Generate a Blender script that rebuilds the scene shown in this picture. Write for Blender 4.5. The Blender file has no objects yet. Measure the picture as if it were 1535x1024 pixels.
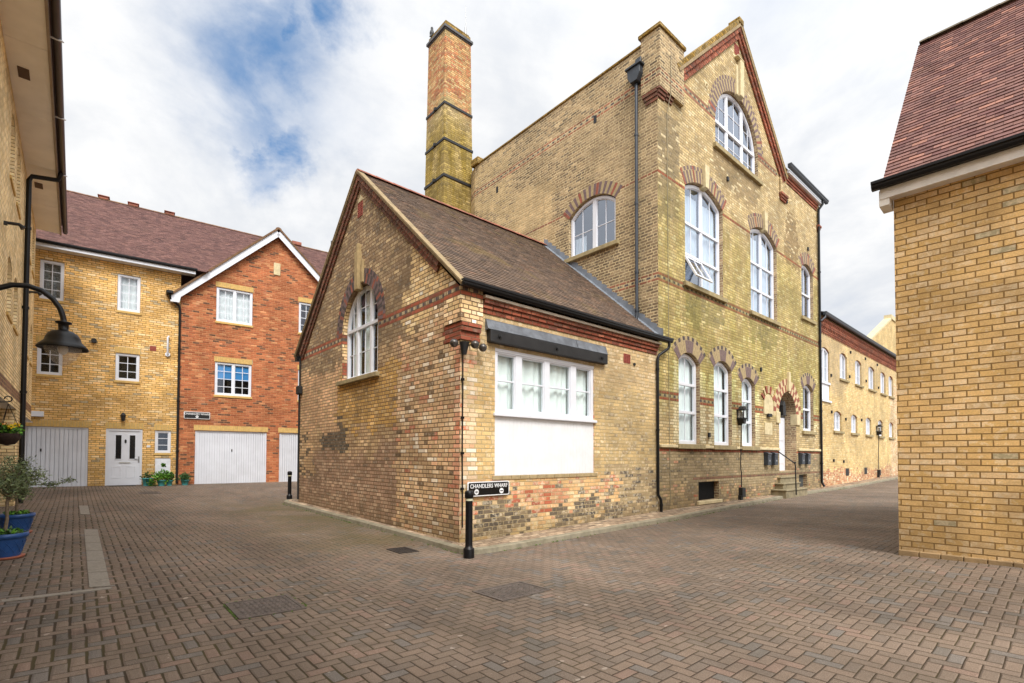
import bpy, bmesh, math, random
import numpy as np
from mathutils import Vector, Matrix
from mathutils.geometry import tessellate_polygon
random.seed(7)
PI=math.pi
sc=bpy.context.scene
COL=sc.collection
CAM_H=1.55
# ------------------------------------------------------------------ colour
def lin(r,g,b):
    f=lambda c:(c/255/12.92) if c/255<=.04045 else ((c/255+.055)/1.055)**2.4
    return (f(r),f(g),f(b),1.0)
# ------------------------------------------------------------------ node DSL
class NT:
    def __init__(s,tree): s.t=tree; s.N=tree.nodes; s.L=tree.links
    def node(s,typ,**p):
        n=s.N.new(typ)
        for k,v in p.items(): setattr(n,k,v)
        return n
    def put(s,inp,v):
        if isinstance(v,bpy.types.NodeSocket): s.L.new(v,inp)
        elif v is not None: inp.default_value=v
    def m(s,op,a,b=None,c=None,clamp=False):
        n=s.node('ShaderNodeMath',operation=op,use_clamp=clamp)
        s.put(n.inputs[0],a)
        if b is not None: s.put(n.inputs[1],b)
        if c is not None: s.put(n.inputs[2],c)
        return n.outputs[0]
    def mr(s,v,a,b,c=0.,d=1.,smooth=True):
        n=s.node('ShaderNodeMapRange',interpolation_type='SMOOTHSTEP' if smooth else 'LINEAR')
        s.put(n.inputs['Value'],v)
        for k,x in (('From Min',a),('From Max',b),('To Min',c),('To Max',d)): s.put(n.inputs[k],x)
        return n.outputs[0]
    def mix(s,f,a,b,mode='MIX'):
        n=s.node('ShaderNodeMix',data_type='RGBA',blend_type=mode)
        s.put(n.inputs[0],f); s.put(n.inputs[6],a); s.put(n.inputs[7],b)
        return n.outputs[2]
    def xyz(s,v):
        n=s.node('ShaderNodeSeparateXYZ'); s.put(n.inputs[0],v); return n.outputs
    def comb(s,x=0.,y=0.,z=0.):
        n=s.node('ShaderNodeCombineXYZ')
        for i,v in enumerate((x,y,z)): s.put(n.inputs[i],v)
        return n.outputs[0]
    def noise(s,vec,scale,detail=3.,rough=.55,dist=0.):
        n=s.node('ShaderNodeTexNoise'); s.put(n.inputs['Vector'],vec)
        n.inputs['Scale'].default_value=scale; n.inputs['Detail'].default_value=detail
        n.inputs['Roughness'].default_value=rough; n.inputs['Distortion'].default_value=dist
        return n.outputs
    def white(s,vec):
        n=s.node('ShaderNodeTexWhiteNoise',noise_dimensions='3D'); s.put(n.inputs['Vector'],vec); return n.outputs
    def ramp(s,f,pal,interp='CONSTANT'):
        """pal: [(colour, weight)] -> constant ramp, or [(pos,colour)] when linear"""
        n=s.node('ShaderNodeValToRGB'); cr=n.color_ramp; cr.interpolation=interp
        if interp=='CONSTANT':
            tot=sum(w for _,w in pal); pos=0; st=[]
            for c,w in pal: st.append((pos/tot,c)); pos+=w
        else: st=pal
        cr.elements[0].position=st[0][0]; cr.elements[0].color=st[0][1]
        cr.elements[1].position=st[1][0] if len(st)>1 else 1; cr.elements[1].color=st[1][1] if len(st)>1 else st[0][1]
        for p,c in st[2:]:
            e=cr.elements.new(p); e.color=c
        s.put(n.inputs[0],f); return n.outputs[0]
    def val(s,v,f):  # scale colour value by socket
        n=s.node('ShaderNodeVectorMath',operation='SCALE'); s.put(n.inputs[0],v); s.put(n.inputs['Scale'],f); return n.outputs[0]
def newmat(name):
    m=bpy.data.materials.new(name); m.use_nodes=True; m.node_tree.nodes.clear()
    g=NT(m.node_tree); out=g.node('ShaderNodeOutputMaterial'); b=g.node('ShaderNodeBsdfPrincipled')
    g.L.new(b.outputs[0],out.inputs[0]); return m,g,b,out
MATS={}
def plain(name,col,rough=.5,metal=0.,var=.08,scale=6.,bump=0.,spec=.5,bscale=None,dirt=0.,dirtcol=None):
    if name in MATS: return MATS[name]
    m,g,b,_=newmat(name)
    tc=g.node('ShaderNodeTexCoord').outputs['Object']
    n=g.noise(tc,scale,4.)[0]
    f=g.mr(n,.3,.7,1-var,1+var)
    c=g.val(g.mix(0.,col,col),f)
    if dirt>0:
        n2=g.noise(tc,scale*.35,6.,.65)[0]
        c=g.mix(g.mr(n2,.45,.75,0.,dirt),c,dirtcol or lin(70,62,48))
    g.put(b.inputs['Base Color'],c)
    b.inputs['Roughness'].default_value=rough; b.inputs['Metallic'].default_value=metal
    b.inputs['Specular IOR Level'].default_value=spec
    if bump>0:
        bp=g.node('ShaderNodeBump'); bp.inputs['Strength'].default_value=.6; bp.inputs['Distance'].default_value=bump
        g.put(bp.inputs['Height'],g.noise(tc,bscale or scale*6,4.)[0]); g.L.new(bp.outputs[0],b.inputs['Normal'])
    MATS[name]=m; return m

def brick(name,pal,mortar=(165,155,130),bond='flemish',h=.0765,patches=(),bands=(),grime=.25,stain=(70,62,50),
          tint=None,mw=.0072,bright=1.2,basedirt=None,fine=.22,smear=0.,frost=.2,frostc=(214,200,172),desat=.03):
    m,g,b,_=newmat(name)
    uv=g.node('ShaderNodeUVMap',uv_map='UVMap').outputs[0]
    X,Y,_z=g.xyz(uv)
    wob=g.noise(uv,9.,2.)[0]
    Y2=g.m('ADD',Y,g.m('MULTIPLY',g.m('SUBTRACT',wob,.5),.006))
    v=g.m('DIVIDE',Y2,h); row=g.m('FLOOR',v); fv=g.m('SUBTRACT',v,row)
    P=.3375 if bond=='flemish' else .225
    par=g.m('FLOORED_MODULO',row,2.)
    rj=g.white(g.comb(row,3.3,1.))[0]
    sh=g.m('ADD',g.m('MULTIPLY',par,P/2),g.m('MULTIPLY',rj,.03 if bond!='flemish' else .05))
    uu=g.m('ADD',X,sh); k=g.m('FLOOR',g.m('DIVIDE',uu,P)); t=g.m('SUBTRACT',uu,g.m('MULTIPLY',k,P))
    if bond=='flemish':
        hd=g.m('GREATER_THAN',t,.225); idx=g.m('ADD',g.m('MULTIPLY',k,2.),hd)
        du=g.m('MINIMUM',g.m('MINIMUM',t,g.m('SUBTRACT',P,t)),g.m('ABSOLUTE',g.m('SUBTRACT',t,.225)))
        ucen=g.m('SUBTRACT',g.m('ADD',g.m('MULTIPLY',k,P),g.m('ADD',.1125,g.m('MULTIPLY',hd,.16875))),sh)
    else:
        idx=k; du=g.m('MINIMUM',t,g.m('SUBTRACT',P,t))
        ucen=g.m('SUBTRACT',g.m('ADD',g.m('MULTIPLY',k,P),.1125),sh)
    dv=g.m('MULTIPLY',g.m('MINIMUM',fv,g.m('SUBTRACT',1.,fv)),h)
    d=g.m('MINIMUM',du,dv)
    mort=g.mr(d,mw*.8,mw*1.5,1.,0.)
    w=g.white(g.comb(idx,row,.5)); r1=w[0]; _c=g.xyz(w[1]); r2,r3=_c[0],_c[1]
    vc=g.m('MULTIPLY',g.m('ADD',row,.5),h)
    cen=g.comb(ucen,vc,0.)
    def P_(p): return g.ramp(r1,[(lin(*c),wt) for c,wt in p])
    col=P_(pal)
    n1=g.noise(cen,.9,3.)[0]; n1b=g.xyz(g.noise(cen,1.3,3.)[1])
    for (u0,u1,z0,z1,soft,pp,st) in patches:
        un=g.m('ADD',ucen,g.m('MULTIPLY',g.m('SUBTRACT',n1b[0],.5),soft*3)); vn=g.m('ADD',vc,g.m('MULTIPLY',g.m('SUBTRACT',n1b[1],.5),soft*3))
        s2=.02+soft*.35
        a=g.m('MINIMUM',g.mr(un,u0-s2,u0+s2),g.mr(un,u1-s2,u1+s2,1.,0.))
        c_=g.m('MINIMUM',g.mr(vn,z0-s2,z0+s2),g.mr(vn,z1-s2,z1+s2,1.,0.))
        mk=g.m('MULTIPLY',g.m('MULTIPLY',a,c_),st)
        mk=g.m('GREATER_THAN',mk,g.m('ADD',.05,g.m('MULTIPLY',r2,.6))) if soft<.5 else g.m('MULTIPLY',mk,g.mr(r2,0.,1.,.75,1.))
        col=g.mix(mk,col,P_(pp))
    # pale frosting and dark flecks inside single bricks
    fz=g.noise(uv,13.,3.,.6)[0]
    col=g.mix(g.m('MULTIPLY',g.mr(g.m('ADD',fz,g.m('MULTIPLY',r2,.16)),.60,.72,0.,1.),frost),col,lin(*frostc))
    # banding courses
    for (z0,z1,kind,*rng) in bands:
        mk=g.m('MULTIPLY',g.m('GREATER_THAN',vc,z0),g.m('LESS_THAN',vc,z1))
        if rng: mk=g.m('MULTIPLY',mk,g.m('MULTIPLY',g.m('GREATER_THAN',ucen,rng[0]),g.m('LESS_THAN',ucen,rng[1])))
        if kind=='red': bc=g.ramp(r1,[(lin(148,80,58),3),(lin(134,72,54),2),(lin(124,76,60),1)])
        elif kind=='redpale': bc=g.ramp(r1,[(lin(142,92,70),3),(lin(132,86,66),2),(lin(126,90,70),1)])
        elif kind=='brown': bc=g.ramp(r1,[(lin(122,88,70),3),(lin(105,80,66),2)])
        elif kind=='dent':
            # alternate small dark and light headers
            q=g.m('GREATER_THAN',g.m('FLOORED_MODULO',X,.225),.1125)
            bc=g.mix(q,lin(82,74,74),lin(160,144,114))
        col=g.mix(mk,col,bc)
    # per-brick value variation, fine grain, sooty edges
    col=g.val(col,g.mr(r3,0.,1.,1-fine,1+fine*.8,False))
    gr=g.noise(uv,55.,3.,.7)[0]; col=g.val(col,g.mr(gr,.25,.75,.84,1.14))
    big=g.noise(uv,.55,6.,.62)[0]
    bl=g.noise(g.comb(X,Y,7.),.75,6.,.68,.4)[0]; col=g.val(col,g.mr(bl,.34,.66,.76,1.22))
    bl2=g.noise(g.comb(X,Y,3.),2.6,4.,.7)[0]; col=g.mix(g.mr(bl2,.56,.74,0.,.3),col,g.mix(.5,col,lin(205,192,164)))
    mcol=g.val(g.mix(0.,lin(*mortar),lin(*mortar)),g.mr(g.noise(uv,3.,3.)[0],.3,.7,.8,1.15))
    if smear>0: mort=g.m('MAXIMUM',mort,g.m('MULTIPLY',g.mr(g.noise(uv,2.3,5.,.7)[0],.5,.75),smear))
    col=g.mix(mort,col,mcol)
    streak=g.noise(g.comb(g.m('MULTIPLY',X,2.2),g.m('MULTIPLY',Y,.28),0.),1.6,5.,.65)[0]
    gm=g.m('MULTIPLY',g.mr(g.m('ADD',g.m('MULTIPLY',big,.6),g.m('MULTIPLY',streak,.4)),.47,.68),grime)
    col=g.mix(gm,col,lin(*stain))
    if tint:
        for (z0,z1,tc,st,*rg) in tint:
            zz=g.m('ADD',Y,g.m('MULTIPLY',g.m('SUBTRACT',big,.5),2.5))
            a=g.m('MULTIPLY',g.mr(zz,z0-.5,z0+.5),g.mr(zz,z1-.7,z1+.7,1.,0.))
            if rg: a=g.m('MULTIPLY',a,g.mr(X,rg[0]-.1,rg[0]+.1))
            a=g.m('MULTIPLY',a,g.mr(streak,.3,.62,.35,1.))
            col=g.mix(g.m('MULTIPLY',a,st),col,g.mix(1.,col,lin(*tc),'MULTIPLY'))
    if basedirt:
        a=g.mr(g.m('ADD',Y,g.m('MULTIPLY',g.m('SUBTRACT',g.noise(uv,2.,4.)[0],.5),.9)),basedirt[0],basedirt[1],1.,0.)
        col=g.mix(g.m('MULTIPLY',a,basedirt[2]),col,lin(96,82,58))
    bw=g.node('ShaderNodeRGBToBW'); g.put(bw.inputs[0],col); lum=bw.outputs[0]
    col=g.mix(desat,col,g.comb(g.m('MULTIPLY',lum,1.04),lum,g.m('MULTIPLY',lum,.92)))
    if bright!=1.: col=g.val(col,bright)
    g.put(b.inputs['Base Color'],col); b.inputs['Roughness'].default_value=.9; b.inputs['Specular IOR Level'].default_value=.25
    bp=g.node('ShaderNodeBump'); bp.inputs['Strength'].default_value=.95; bp.inputs['Distance'].default_value=.011
    hgt=g.m('ADD',g.m('ADD',g.m('MULTIPLY',mort,-1.),g.m('MULTIPLY',gr,.35)),g.m('MULTIPLY',r2,.45))
    g.put(bp.inputs['Height'],hgt); g.L.new(bp.outputs[0],b.inputs['Normal'])
    MATS[name]=m; return m

# palettes (sRGB of lit face)
BUFF=[((196,166,112),4),((184,152,100),3),((206,180,128),3),((170,140,92),2),((150,124,86),1)]
GOLD=[((202,164,96),4),((192,152,86),3),((208,174,110),3),((180,142,84),2),((214,186,130),1)]
SOOT=[((138,116,88),4),((124,104,80),4),((152,130,98),3),((108,92,74),2),((165,142,104),1)]
SOOT2=[((142,120,90),4),((118,100,78),4),((154,130,96),4),((104,90,72),2),((166,142,106),2)]
PINKMIX=[((196,164,124),6),((188,154,114),5),((208,182,146),4),((184,138,104),1.6),((222,206,182),2),((108,88,66),1.3),((176,112,84),.5),((172,142,104),3),((206,160,120),2)]
PINKDULL=[((152,122,98),4),((140,112,90),3),((164,136,110),3),((126,102,82),2)]
YELL=[((186,146,82),4),((176,138,78),3),((196,160,100),2),((160,126,74),1)]
DARKP=[((88,80,68),4),((104,92,76),3),((76,70,62),2)]
REDDY=[((172,96,68),4),((190,132,98),3),((158,90,66),2),((196,156,112),6),((104,92,80),1)]
DARKB=[((92,82,70),3),((112,98,80),3),((138,120,92),3),((74,68,62),2),((160,140,108),2)]
CREAM=[((206,192,152),4),((192,176,136),3),((214,202,168),2)]

A_BRICK_G=brick('annexe_gable_brick',PINKMIX,bright=1.42,mortar=(112,88,62),patches=[
    (2.25,9,-1,9,.45,PINKDULL,1.),
    (2.3,9,1.75,9,.5,[((172,144,104),4),((160,130,94),3),((184,154,112),3)],1.),
    (2.25,6.4,2.2,3.5,.42,YELL,1.),
    (4.7,6.2,1.75,2.3,.3,DARKP,.9),
    (5.2,7.9,2.2,3.9,.35,[((196,160,122),4),((184,146,108),3),((172,140,100),2)],.9),
    (6.9,9,1.0,2.3,.4,[((184,152,112),4),((92,80,64),2),((206,178,140),1)],.9),
    (1.9,9,3.9,9,.35,SOOT,1.),
    (-1,2.0,4.15,9,.3,[((200,172,124),5),((188,158,112),4),((212,188,146),2),((206,196,180),.4)],1.),
    (1.7,3.0,5.0,9,.35,SOOT,1.),
    (-.1,.14,.4,3.4,.05,[((206,150,118),4),((214,182,150),3),((186,112,80),1)],1.)],
    bands=[(4.26,4.33,'red'),(4.33,4.41,'dent'),(4.41,4.49,'red'),(3.5,3.82,'red',-.2,.47)],grime=.32,basedirt=(.1,.75,.4),fine=.2)
A_BRICK_R=brick('annexe_side_brick',[((196,166,112),4),((190,156,100),3),((202,176,126),3),((184,150,98),2)],mortar=(178,158,118),patches=[
    (.35,6.2,2.9,5,.5,[((188,162,120),4),((180,152,110),3),((196,172,132),2)],1.),
    (3.7,6.2,.9,3.0,.5,[((186,160,112),4),((172,148,104),3),((150,130,96),1)],.9),
    (3.9,6.2,-.3,1.35,.4,[((150,130,98),4),((168,146,110),3),((110,96,78),2),((86,78,68),1)],.95),
    (.3,4.4,.4,1.12,.25,[((200,160,110),4),((206,176,132),3),((190,134,100),1.5),((104,94,80),.9),((172,104,76),.6)],1.),
    (1.2,2.7,.5,.9,.12,REDDY,.6),(.3,1.6,.1,.65,.3,DARKB,.7),(2.2,4.6,.0,.55,.35,DARKB,.6),
    (-.1,.36,.2,3.45,.06,[((204,160,122),3),((210,180,144),4),((196,168,120),3),((186,110,78),1.2),((222,208,186),1)],1.)],
    grime=.22,stain=(128,112,84),basedirt=(.1,.55,.45),smear=.45,mw=.005,fine=.14,frost=.45)
T_FLANK=brick('tower_flank_brick',SOOT2,bright=1.24,mortar=(190,170,130),patches=[
    (3.6,6.5,5.5,10.1,.5,[((190,162,116),4),((182,154,110),3),((172,146,104),2)],1.),
    (5.6,9,5,12,.4,[((176,150,108),4),((140,120,92),2),((164,140,100),3)],.8),
    (-.2,2.5,7.4,11.0,.5,[((158,136,102),4),((134,114,88),3),((148,126,94),3)],.8),
    (-.2,3.3,4,8.0,.5,[((128,108,82),4),((102,88,70),3),((142,120,90),3)],.9)],
    bands=[(11.13,11.2,'redpale'),(11.2,11.28,'dent'),(11.28,11.36,'redpale'),(8.7,8.79,'redpale'),(5.96,6.03,'redpale'),(6.03,6.11,'dent'),(6.11,6.19,'redpale')],
    grime=.3,stain=(96,82,62),mw=.0095,frost=.1)
T_FRONT=brick('tower_front_brick',bright=1.16,pal=[((182,158,112),4),((172,148,104),3),((190,168,124),3),((162,138,98),2),((196,178,138),1)],mortar=(140,124,88),patches=[
    (-.5,12,-1,1.78,.2,[((146,128,98),4),((132,116,90),3),((158,138,104),3),((108,96,76),1.4),((166,120,92),.3)],1.),(3.0,8,.2,1.6,.5,[((164,144,108),4),((150,132,100),3)],.6),
    (1.2,3.5,5.2,6.08,.3,[((150,134,92),4),((130,118,84),2)],.6),(5.3,7.5,5.3,6.08,.3,[((150,134,92),4),((132,118,84),2)],.55),(3.0,6.0,9.7,10.55,.35,[((150,128,92),4),((134,116,86),2)],.6),(8.2,9.4,8.6,10.4,.4,[((140,116,80),4),((120,100,74),2)],.55),(.0,1.0,7.6,10.4,.35,[((140,122,90),4),((122,106,80),2)],.6),(-.5,12,-1,.75,.4,[((170,146,106),4),((140,120,92),3),((120,104,82),2),((190,150,112),1),((180,100,70),.4)],.9),
    (.7,.94,1.9,4.0,.02,CREAM,1.),(2.04,2.35,1.9,3.9,.02,CREAM,.95),(2.6,2.84,1.9,3.9,.02,CREAM,1.),(3.95,4.25,1.9,3.9,.02,CREAM,.95),
    (4.38,4.62,1.9,3.7,.02,CREAM,1.),(5.57,5.85,1.9,3.7,.02,CREAM,.95),(9.55,9.79,2.5,4.0,.02,CREAM,.9),(10.9,11.2,2.5,4.0,.02,CREAM,.9)],
    bands=[(11.4,11.47,'redpale',1.1,7.5),(11.47,11.55,'dent',1.1,7.5),(11.55,11.63,'redpale',1.1,7.5),(8.72,8.8,'red'),
           (5.97,6.04,'redpale'),(6.04,6.12,'dent'),(6.12,6.2,'redpale'),(2.96,3.04,'red'),(3.04,3.13,'dent'),(3.13,3.21,'red'),(1.68,1.76,'red'),(.88,.98,'brown',1.6,12)],
    grime=.2,stain=(104,92,62),tint=[(2.9,8.6,(232,240,190),.7),(3.2,5.6,(224,234,180),.3)],basedirt=(.2,1.1,.35),mw=.0062,fine=.14)
T_QUOIN=brick('tower_jamb_brick',[((150,124,96),4),((130,106,84),3),((166,140,108),2)],mortar=(190,176,140),grime=.3)
W_BRICK=brick('wing_brick',bright=1.14,pal=[((206,176,118),4),((198,166,108),4),((212,186,132),3),((186,154,104),1)],mortar=(190,168,124),patches=[
    (-.5,3.6,4.4,6.7,.5,[((176,154,118),4),((164,142,110),3)],.8),(4,18,5.4,6.7,.5,[((172,150,114),4),((158,138,108),3)],.6),
    (-.5,18,-.5,.95,.45,[((176,112,82),4),((190,150,112),4),((160,98,72),2),((206,182,150),2)],.75),
    (12.2,15,.5,6,.5,[((208,178,148),4),((190,140,108),2),((214,196,168),2)],.8)],
    grime=.3,stain=(120,102,74),smear=.2,fine=.1)
H_YELLOW=brick('house_yellow_brick',[((204,164,100),4),((198,156,90),3),((210,172,112),3),((188,148,86),2),((208,180,132),1)]+[((152,134,100),.7)],mortar=(132,96,48),bond='stretch',grime=.05,stain=(120,96,60),mw=.0058,bright=1.34,frost=.25,patches=[],fine=.12,basedirt=(.3,.8,.25))
H_RED=brick('house_red_brick',[((168,98,62),4),((158,90,56),4),((176,108,70),3),((146,82,54),2),((92,66,52),1.6),((184,126,84),1)],mortar=(182,132,92),bond='stretch',grime=.08,stain=(120,70,50),mw=.006,fine=.14,frost=.1,frostc=(206,140,104))
R_BRICK=brick('side_house_brick',[((200,162,104),4),((204,168,114),4),((194,156,96),3),((208,174,126),2),((190,158,112),1),((160,146,112),.4)],mortar=(140,108,62),bond='stretch',grime=.25,stain=(150,120,70),mw=.0056,fine=.08,basedirt=(.25,.9,.3),bright=1.14,frost=.5,frostc=(212,190,154))
L_BRICK=brick('left_house_brick',[((212,188,140),4),((206,180,130),3),((216,194,150),3),((194,168,122),2)],mortar=(150,124,84),bond='stretch',bright=1.5,grime=.1,stain=(130,106,66),bands=[(2.82,3.06,'brown')],fine=.12)
C_BRICK=brick('chimney_brick',[((168,148,100),4),((156,136,92),3),((178,156,112),3),((136,118,82),2)],mortar=(130,114,78),patches=[
    (-9,30,14.6,17.3,1.1,[((186,132,84),4),((178,104,66),3),((190,150,100),3),((160,90,58),2),((176,146,100),1.5)],1.)],
    tint=[(8.,14.0,(215,205,95),.8)],grime=.35,stain=(110,92,50))
REDW=brick('red_brickwork',[((150,80,58),4),((138,72,52),3),((160,92,68),3),((120,66,52),2),((108,64,52),1)],mortar=(120,92,70),bond='stretch',grime=.35,stain=(84,58,46),mw=.006,frost=.05,bright=1.1)
REDD=brick('dark_red_brickwork',[((116,72,58),4),((104,66,54),3),((130,80,62),2),((92,62,54),2)],mortar=(120,100,76),bond='stretch',grime=.4,stain=(76,58,46),mw=.006,frost=.05,bright=1.1)
COPING_BRICK=brick('lichen_brick',[((170,146,96),4),((150,128,84),3),((128,112,80),2)],mortar=(120,106,76),tint=[(-5,40,(215,190,80),.9)],grime=.4,stain=(90,78,50))

VD=plain('purple_brick',lin(112,92,90),.85,var=.18,scale=14,bump=.003)
VR=plain('red_rubbed_brick',lin(146,82,64),.85,var=.2,scale=14,bump=.003,dirt=.35)
VB=plain('buff_rubbed_brick',lin(166,146,108),.85,var=.15,scale=14,bump=.003)
VC=plain('cream_rubbed_brick',lin(206,184,142),.85,var=.12,scale=14,bump=.003,dirt=.3)
VK=plain('dark_header_brick',lin(78,68,66),.85,var=.2,scale=14,bump=.003)
VO=plain('orange_brick',lin(172,88,60),.8,var=.22,scale=12,bump=.004,dirt=.3,dirtcol=lin(110,56,40))
VY=plain('yellow_lintel_brick',lin(204,168,100),.85,var=.12,scale=10,bump=.003)
MORTAR=plain('mortar',lin(172,156,122),.95,var=.1,scale=20,bump=.002)
MORTARD=plain('dark_mortar',lin(120,106,84),.95,var=.1,scale=20,bump=.002)
STONE=plain('sill_stone',lin(158,142,104),.9,var=.16,scale=8,bump=.004,dirt=.55,dirtcol=lin(86,76,54))
STONEL=plain('pale_stone',lin(206,190,150),.9,var=.1,scale=8,bump=.003,dirt=.4,dirtcol=lin(140,122,84))
STONEG=plain('kerb_stone',lin(136,128,108),.92,var=.16,scale=9,bump=.004,dirt=.6,dirtcol=lin(92,88,60))
GRANITE=plain('granite_kerb',lin(140,132,120),.9,var=.14,scale=40,bump=.002,dirt=.3)
WHITE=plain('white_paint',lin(222,224,230),.38,var=.025,scale=5,spec=.45)
WHITEB=plain('white_boarding',lin(232,233,234),.5,var=.04,scale=3,dirt=.1,dirtcol=lin(160,150,130))
UPVC=plain('white_plastic',lin(220,223,230),.3,var=.02,scale=4)
GARAGE=plain('garage_white',lin(216,219,226),.45,var=.05,scale=2,dirt=.12,dirtcol=lin(150,140,124))
BLACK=plain('black_paint',lin(14,14,16),.4,var=.15,scale=10,spec=.35)
BLACKM=plain('matt_black',lin(26,26,26),.6,var=.2,scale=10)
SLATEG=plain('dark_grey_gutter',lin(48,54,62),.4,var=.1,scale=8)
LEAD=plain('lead_sheet',lin(122,128,136),.55,var=.16,scale=5,bump=.003,metal=.1)
BEAM=plain('tarred_beam',lin(28,27,27),.55,var=.3,scale=6,bump=.006)
BEAMTOP=plain('lead_beam_cover',lin(104,108,114),.6,var=.3,scale=5,bump=.01,dirt=.5,dirtcol=lin(52,54,58))
SOFFIT=plain('soffit_board',lin(246,242,236),.6,var=.05,scale=2)
FASCIA_D=plain('brown_fascia',lin(62,50,44),.5,var=.2,scale=6)
LINERD=plain('interior_shade_dark',lin(40,38,36),.95)  # dark colour standing in for the shade of unlit interiors
CURT=plain('pale_curtain',lin(240,246,244),.9,var=.05,scale=3)
BLIND=plain('blue_blind',lin(52,132,196),.8,var=.05)
NETC=plain('white_net',lin(222,224,226),.9,var=.04)
TEAL=plain('teal_pot',lin(74,158,160),.45,var=.08)
BLUEP=plain('blue_glazed_pot',lin(40,82,142),.4,var=.12,scale=8,bump=.002)
SAUCER=plain('terracotta_saucer',lin(160,96,74),.8)
SOIL=plain('soil',lin(48,38,28),.95,bump=.01)
BARK=plain('olive_bark',lin(128,112,92),.9,var=.25,scale=30,bump=.004)
OLIVE=plain('olive_leaf',lin(112,124,84),.6,var=.35,scale=14)
OLIVE2=plain('olive_leaf_pale',lin(132,148,98),.6,var=.25,scale=14)
OLIVED=plain('olive_leaf_dark',lin(66,78,50),.6,var=.3,scale=14)
GREEN=plain('fresh_leaf',lin(96,150,40),.55,var=.35,scale=10)
GREEN2=plain('dark_leaf',lin(52,86,34),.55,var=.3,scale=10)
ORANGE=plain('orange_petal',lin(240,140,20),.5,var=.1)
YELLOWP=plain('yellow_petal',lin(240,200,30),.5,var=.1)
CHROME=plain('steel',lin(150,150,150),.3,metal=.9)
IRON=plain('cast_iron',lin(94,84,77),.75,metal=.1,var=.25,scale=12,bump=.004,dirt=.5)
SIGNB=plain('sign_black',lin(14,14,15),.35)
SIGNW=plain('sign_white',lin(232,232,232),.4)
TERRA=plain('terracotta_ridge',lin(150,92,74),.85,var=.25,scale=5,bump=.004,dirt=.5,dirtcol=lin(92,72,56))
MORTY=plain('verge_mortar',lin(150,130,96),.9,var=.15,scale=9,bump=.004,dirt=.4)
VENTR=plain('air_brick',lin(150,76,62),.85,bump=.004)
REFL=plain('reflector_band',lin(200,200,170),.4)
METER=plain('meter_box',lin(226,229,236),.4)
CROW=plain('black_feathers',lin(20,20,22),.5)
MOSS=plain('moss',lin(74,96,28),.95,var=.3,scale=40,bump=.01)
LEAFD=plain('dry_leaf',lin(110,74,44),.9)

def glass_mat(name,tint=(.75,.8,.8,1),refl=.10,body=.0,bc=None):
    m=bpy.data.materials.new(name); m.use_nodes=True; m.node_tree.nodes.clear(); g=NT(m.node_tree)
    out=g.node('ShaderNodeOutputMaterial'); tr=g.node('ShaderNodeBsdfTransparent'); tr.inputs[0].default_value=tint
    gl=g.node('ShaderNodeBsdfGlossy'); gl.inputs['Roughness'].default_value=.015; gl.inputs['Color'].default_value=(.78,.86,1,1)
    tc=g.node('ShaderNodeTexCoord').outputs['Object']
    bp=g.node('ShaderNodeBump'); bp.inputs['Strength'].default_value=.05; bp.inputs['Distance'].default_value=.01
    g.put(bp.inputs['Height'],g.noise(tc,.8,0.)[0])
    if name=='window_glass': g.L.new(bp.outputs[0],gl.inputs['Normal'])
    lw=g.node('ShaderNodeLayerWeight'); lw.inputs[0].default_value=.5
    f=g.m('ADD',g.m('MULTIPLY',g.m('POWER',lw.outputs['Facing'],4.),.8),refl,clamp=True)
    mx=g.node('ShaderNodeMixShader'); g.L.new(f,mx.inputs[0]); g.L.new(tr.outputs[0],mx.inputs[1]); g.L.new(gl.outputs[0],mx.inputs[2])
    g.L.new(mx.outputs[0],out.inputs[0]); MATS[name]=m; return m
GLASS=glass_mat('window_glass',tint=(.93,.97,.96,1),refl=.07)
GLASSR=glass_mat('reflective_glass',refl=.26,tint=(.75,.8,.86,1))
def lens_mat():
    m,g,b,o=newmat('lamp_glass'); b.inputs['Base Color'].default_value=(.9,.85,.78,1); b.inputs['Roughness'].default_value=.15
    b.inputs['Transmission Weight'].default_value=.0; b.inputs['Alpha'].default_value=.22; b.inputs['Specular IOR Level'].default_value=.8
    return m
LENS=lens_mat()
def tile_mat(name,pal,lich=0.25,lcol=(150,130,90),spots=.0):
    m,g,b,_=newmat(name)
    r=g.node('ShaderNodeAttribute',attribute_name='rnd').outputs['Fac']
    w=g.xyz(g.white(g.comb(g.m('MULTIPLY',r,917.),1.,2.))[1])
    tc=g.node('ShaderNodeTexCoord').outputs['Object']
    col=g.ramp(w[0],[(lin(*c),wt) for c,wt in pal]); col=g.val(col,g.mr(w[1],0.,1.,.8,1.15,False))
    n=g.noise(tc,22.,4.,.7)[0]; col=g.val(col,g.mr(n,.25,.75,.8,1.2))
    if lich>0:
        big=g.noise(tc,1.1,6.,.7)[0]; col=g.mix(g.mr(big,.52,.72,0.,lich),col,lin(*lcol))
    if spots>0:
        sp=g.m('GREATER_THAN',g.m('MULTIPLY',g.noise(tc,9.,2.,.5)[0],g.mr(w[2],.0,1.,.72,1.12)),1-.36-spots)
        col=g.mix(g.m('MULTIPLY',sp,.75),col,lin(206,180,160))
    g.put(b.inputs['Base Color'],col); b.inputs['Roughness'].default_value=.85; b.inputs['Specular IOR Level'].default_value=.3
    bp=g.node('ShaderNodeBump'); bp.inputs['Strength'].default_value=.6; bp.inputs['Distance'].default_value=.004
    g.put(bp.inputs['Height'],n); g.L.new(bp.outputs[0],b.inputs['Normal']); return m
TILE_A=tile_mat('old_clay_tile',[((110,92,78),4),((102,86,74),4),((118,98,82),3),((94,80,70),2),((124,98,80),1)],.55,(132,112,70))
TILE_H=tile_mat('concrete_tile',[((112,82,76),4),((104,75,70),4),((120,88,80),3),((96,70,66),2)],.12,(120,100,86),0.)
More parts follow.
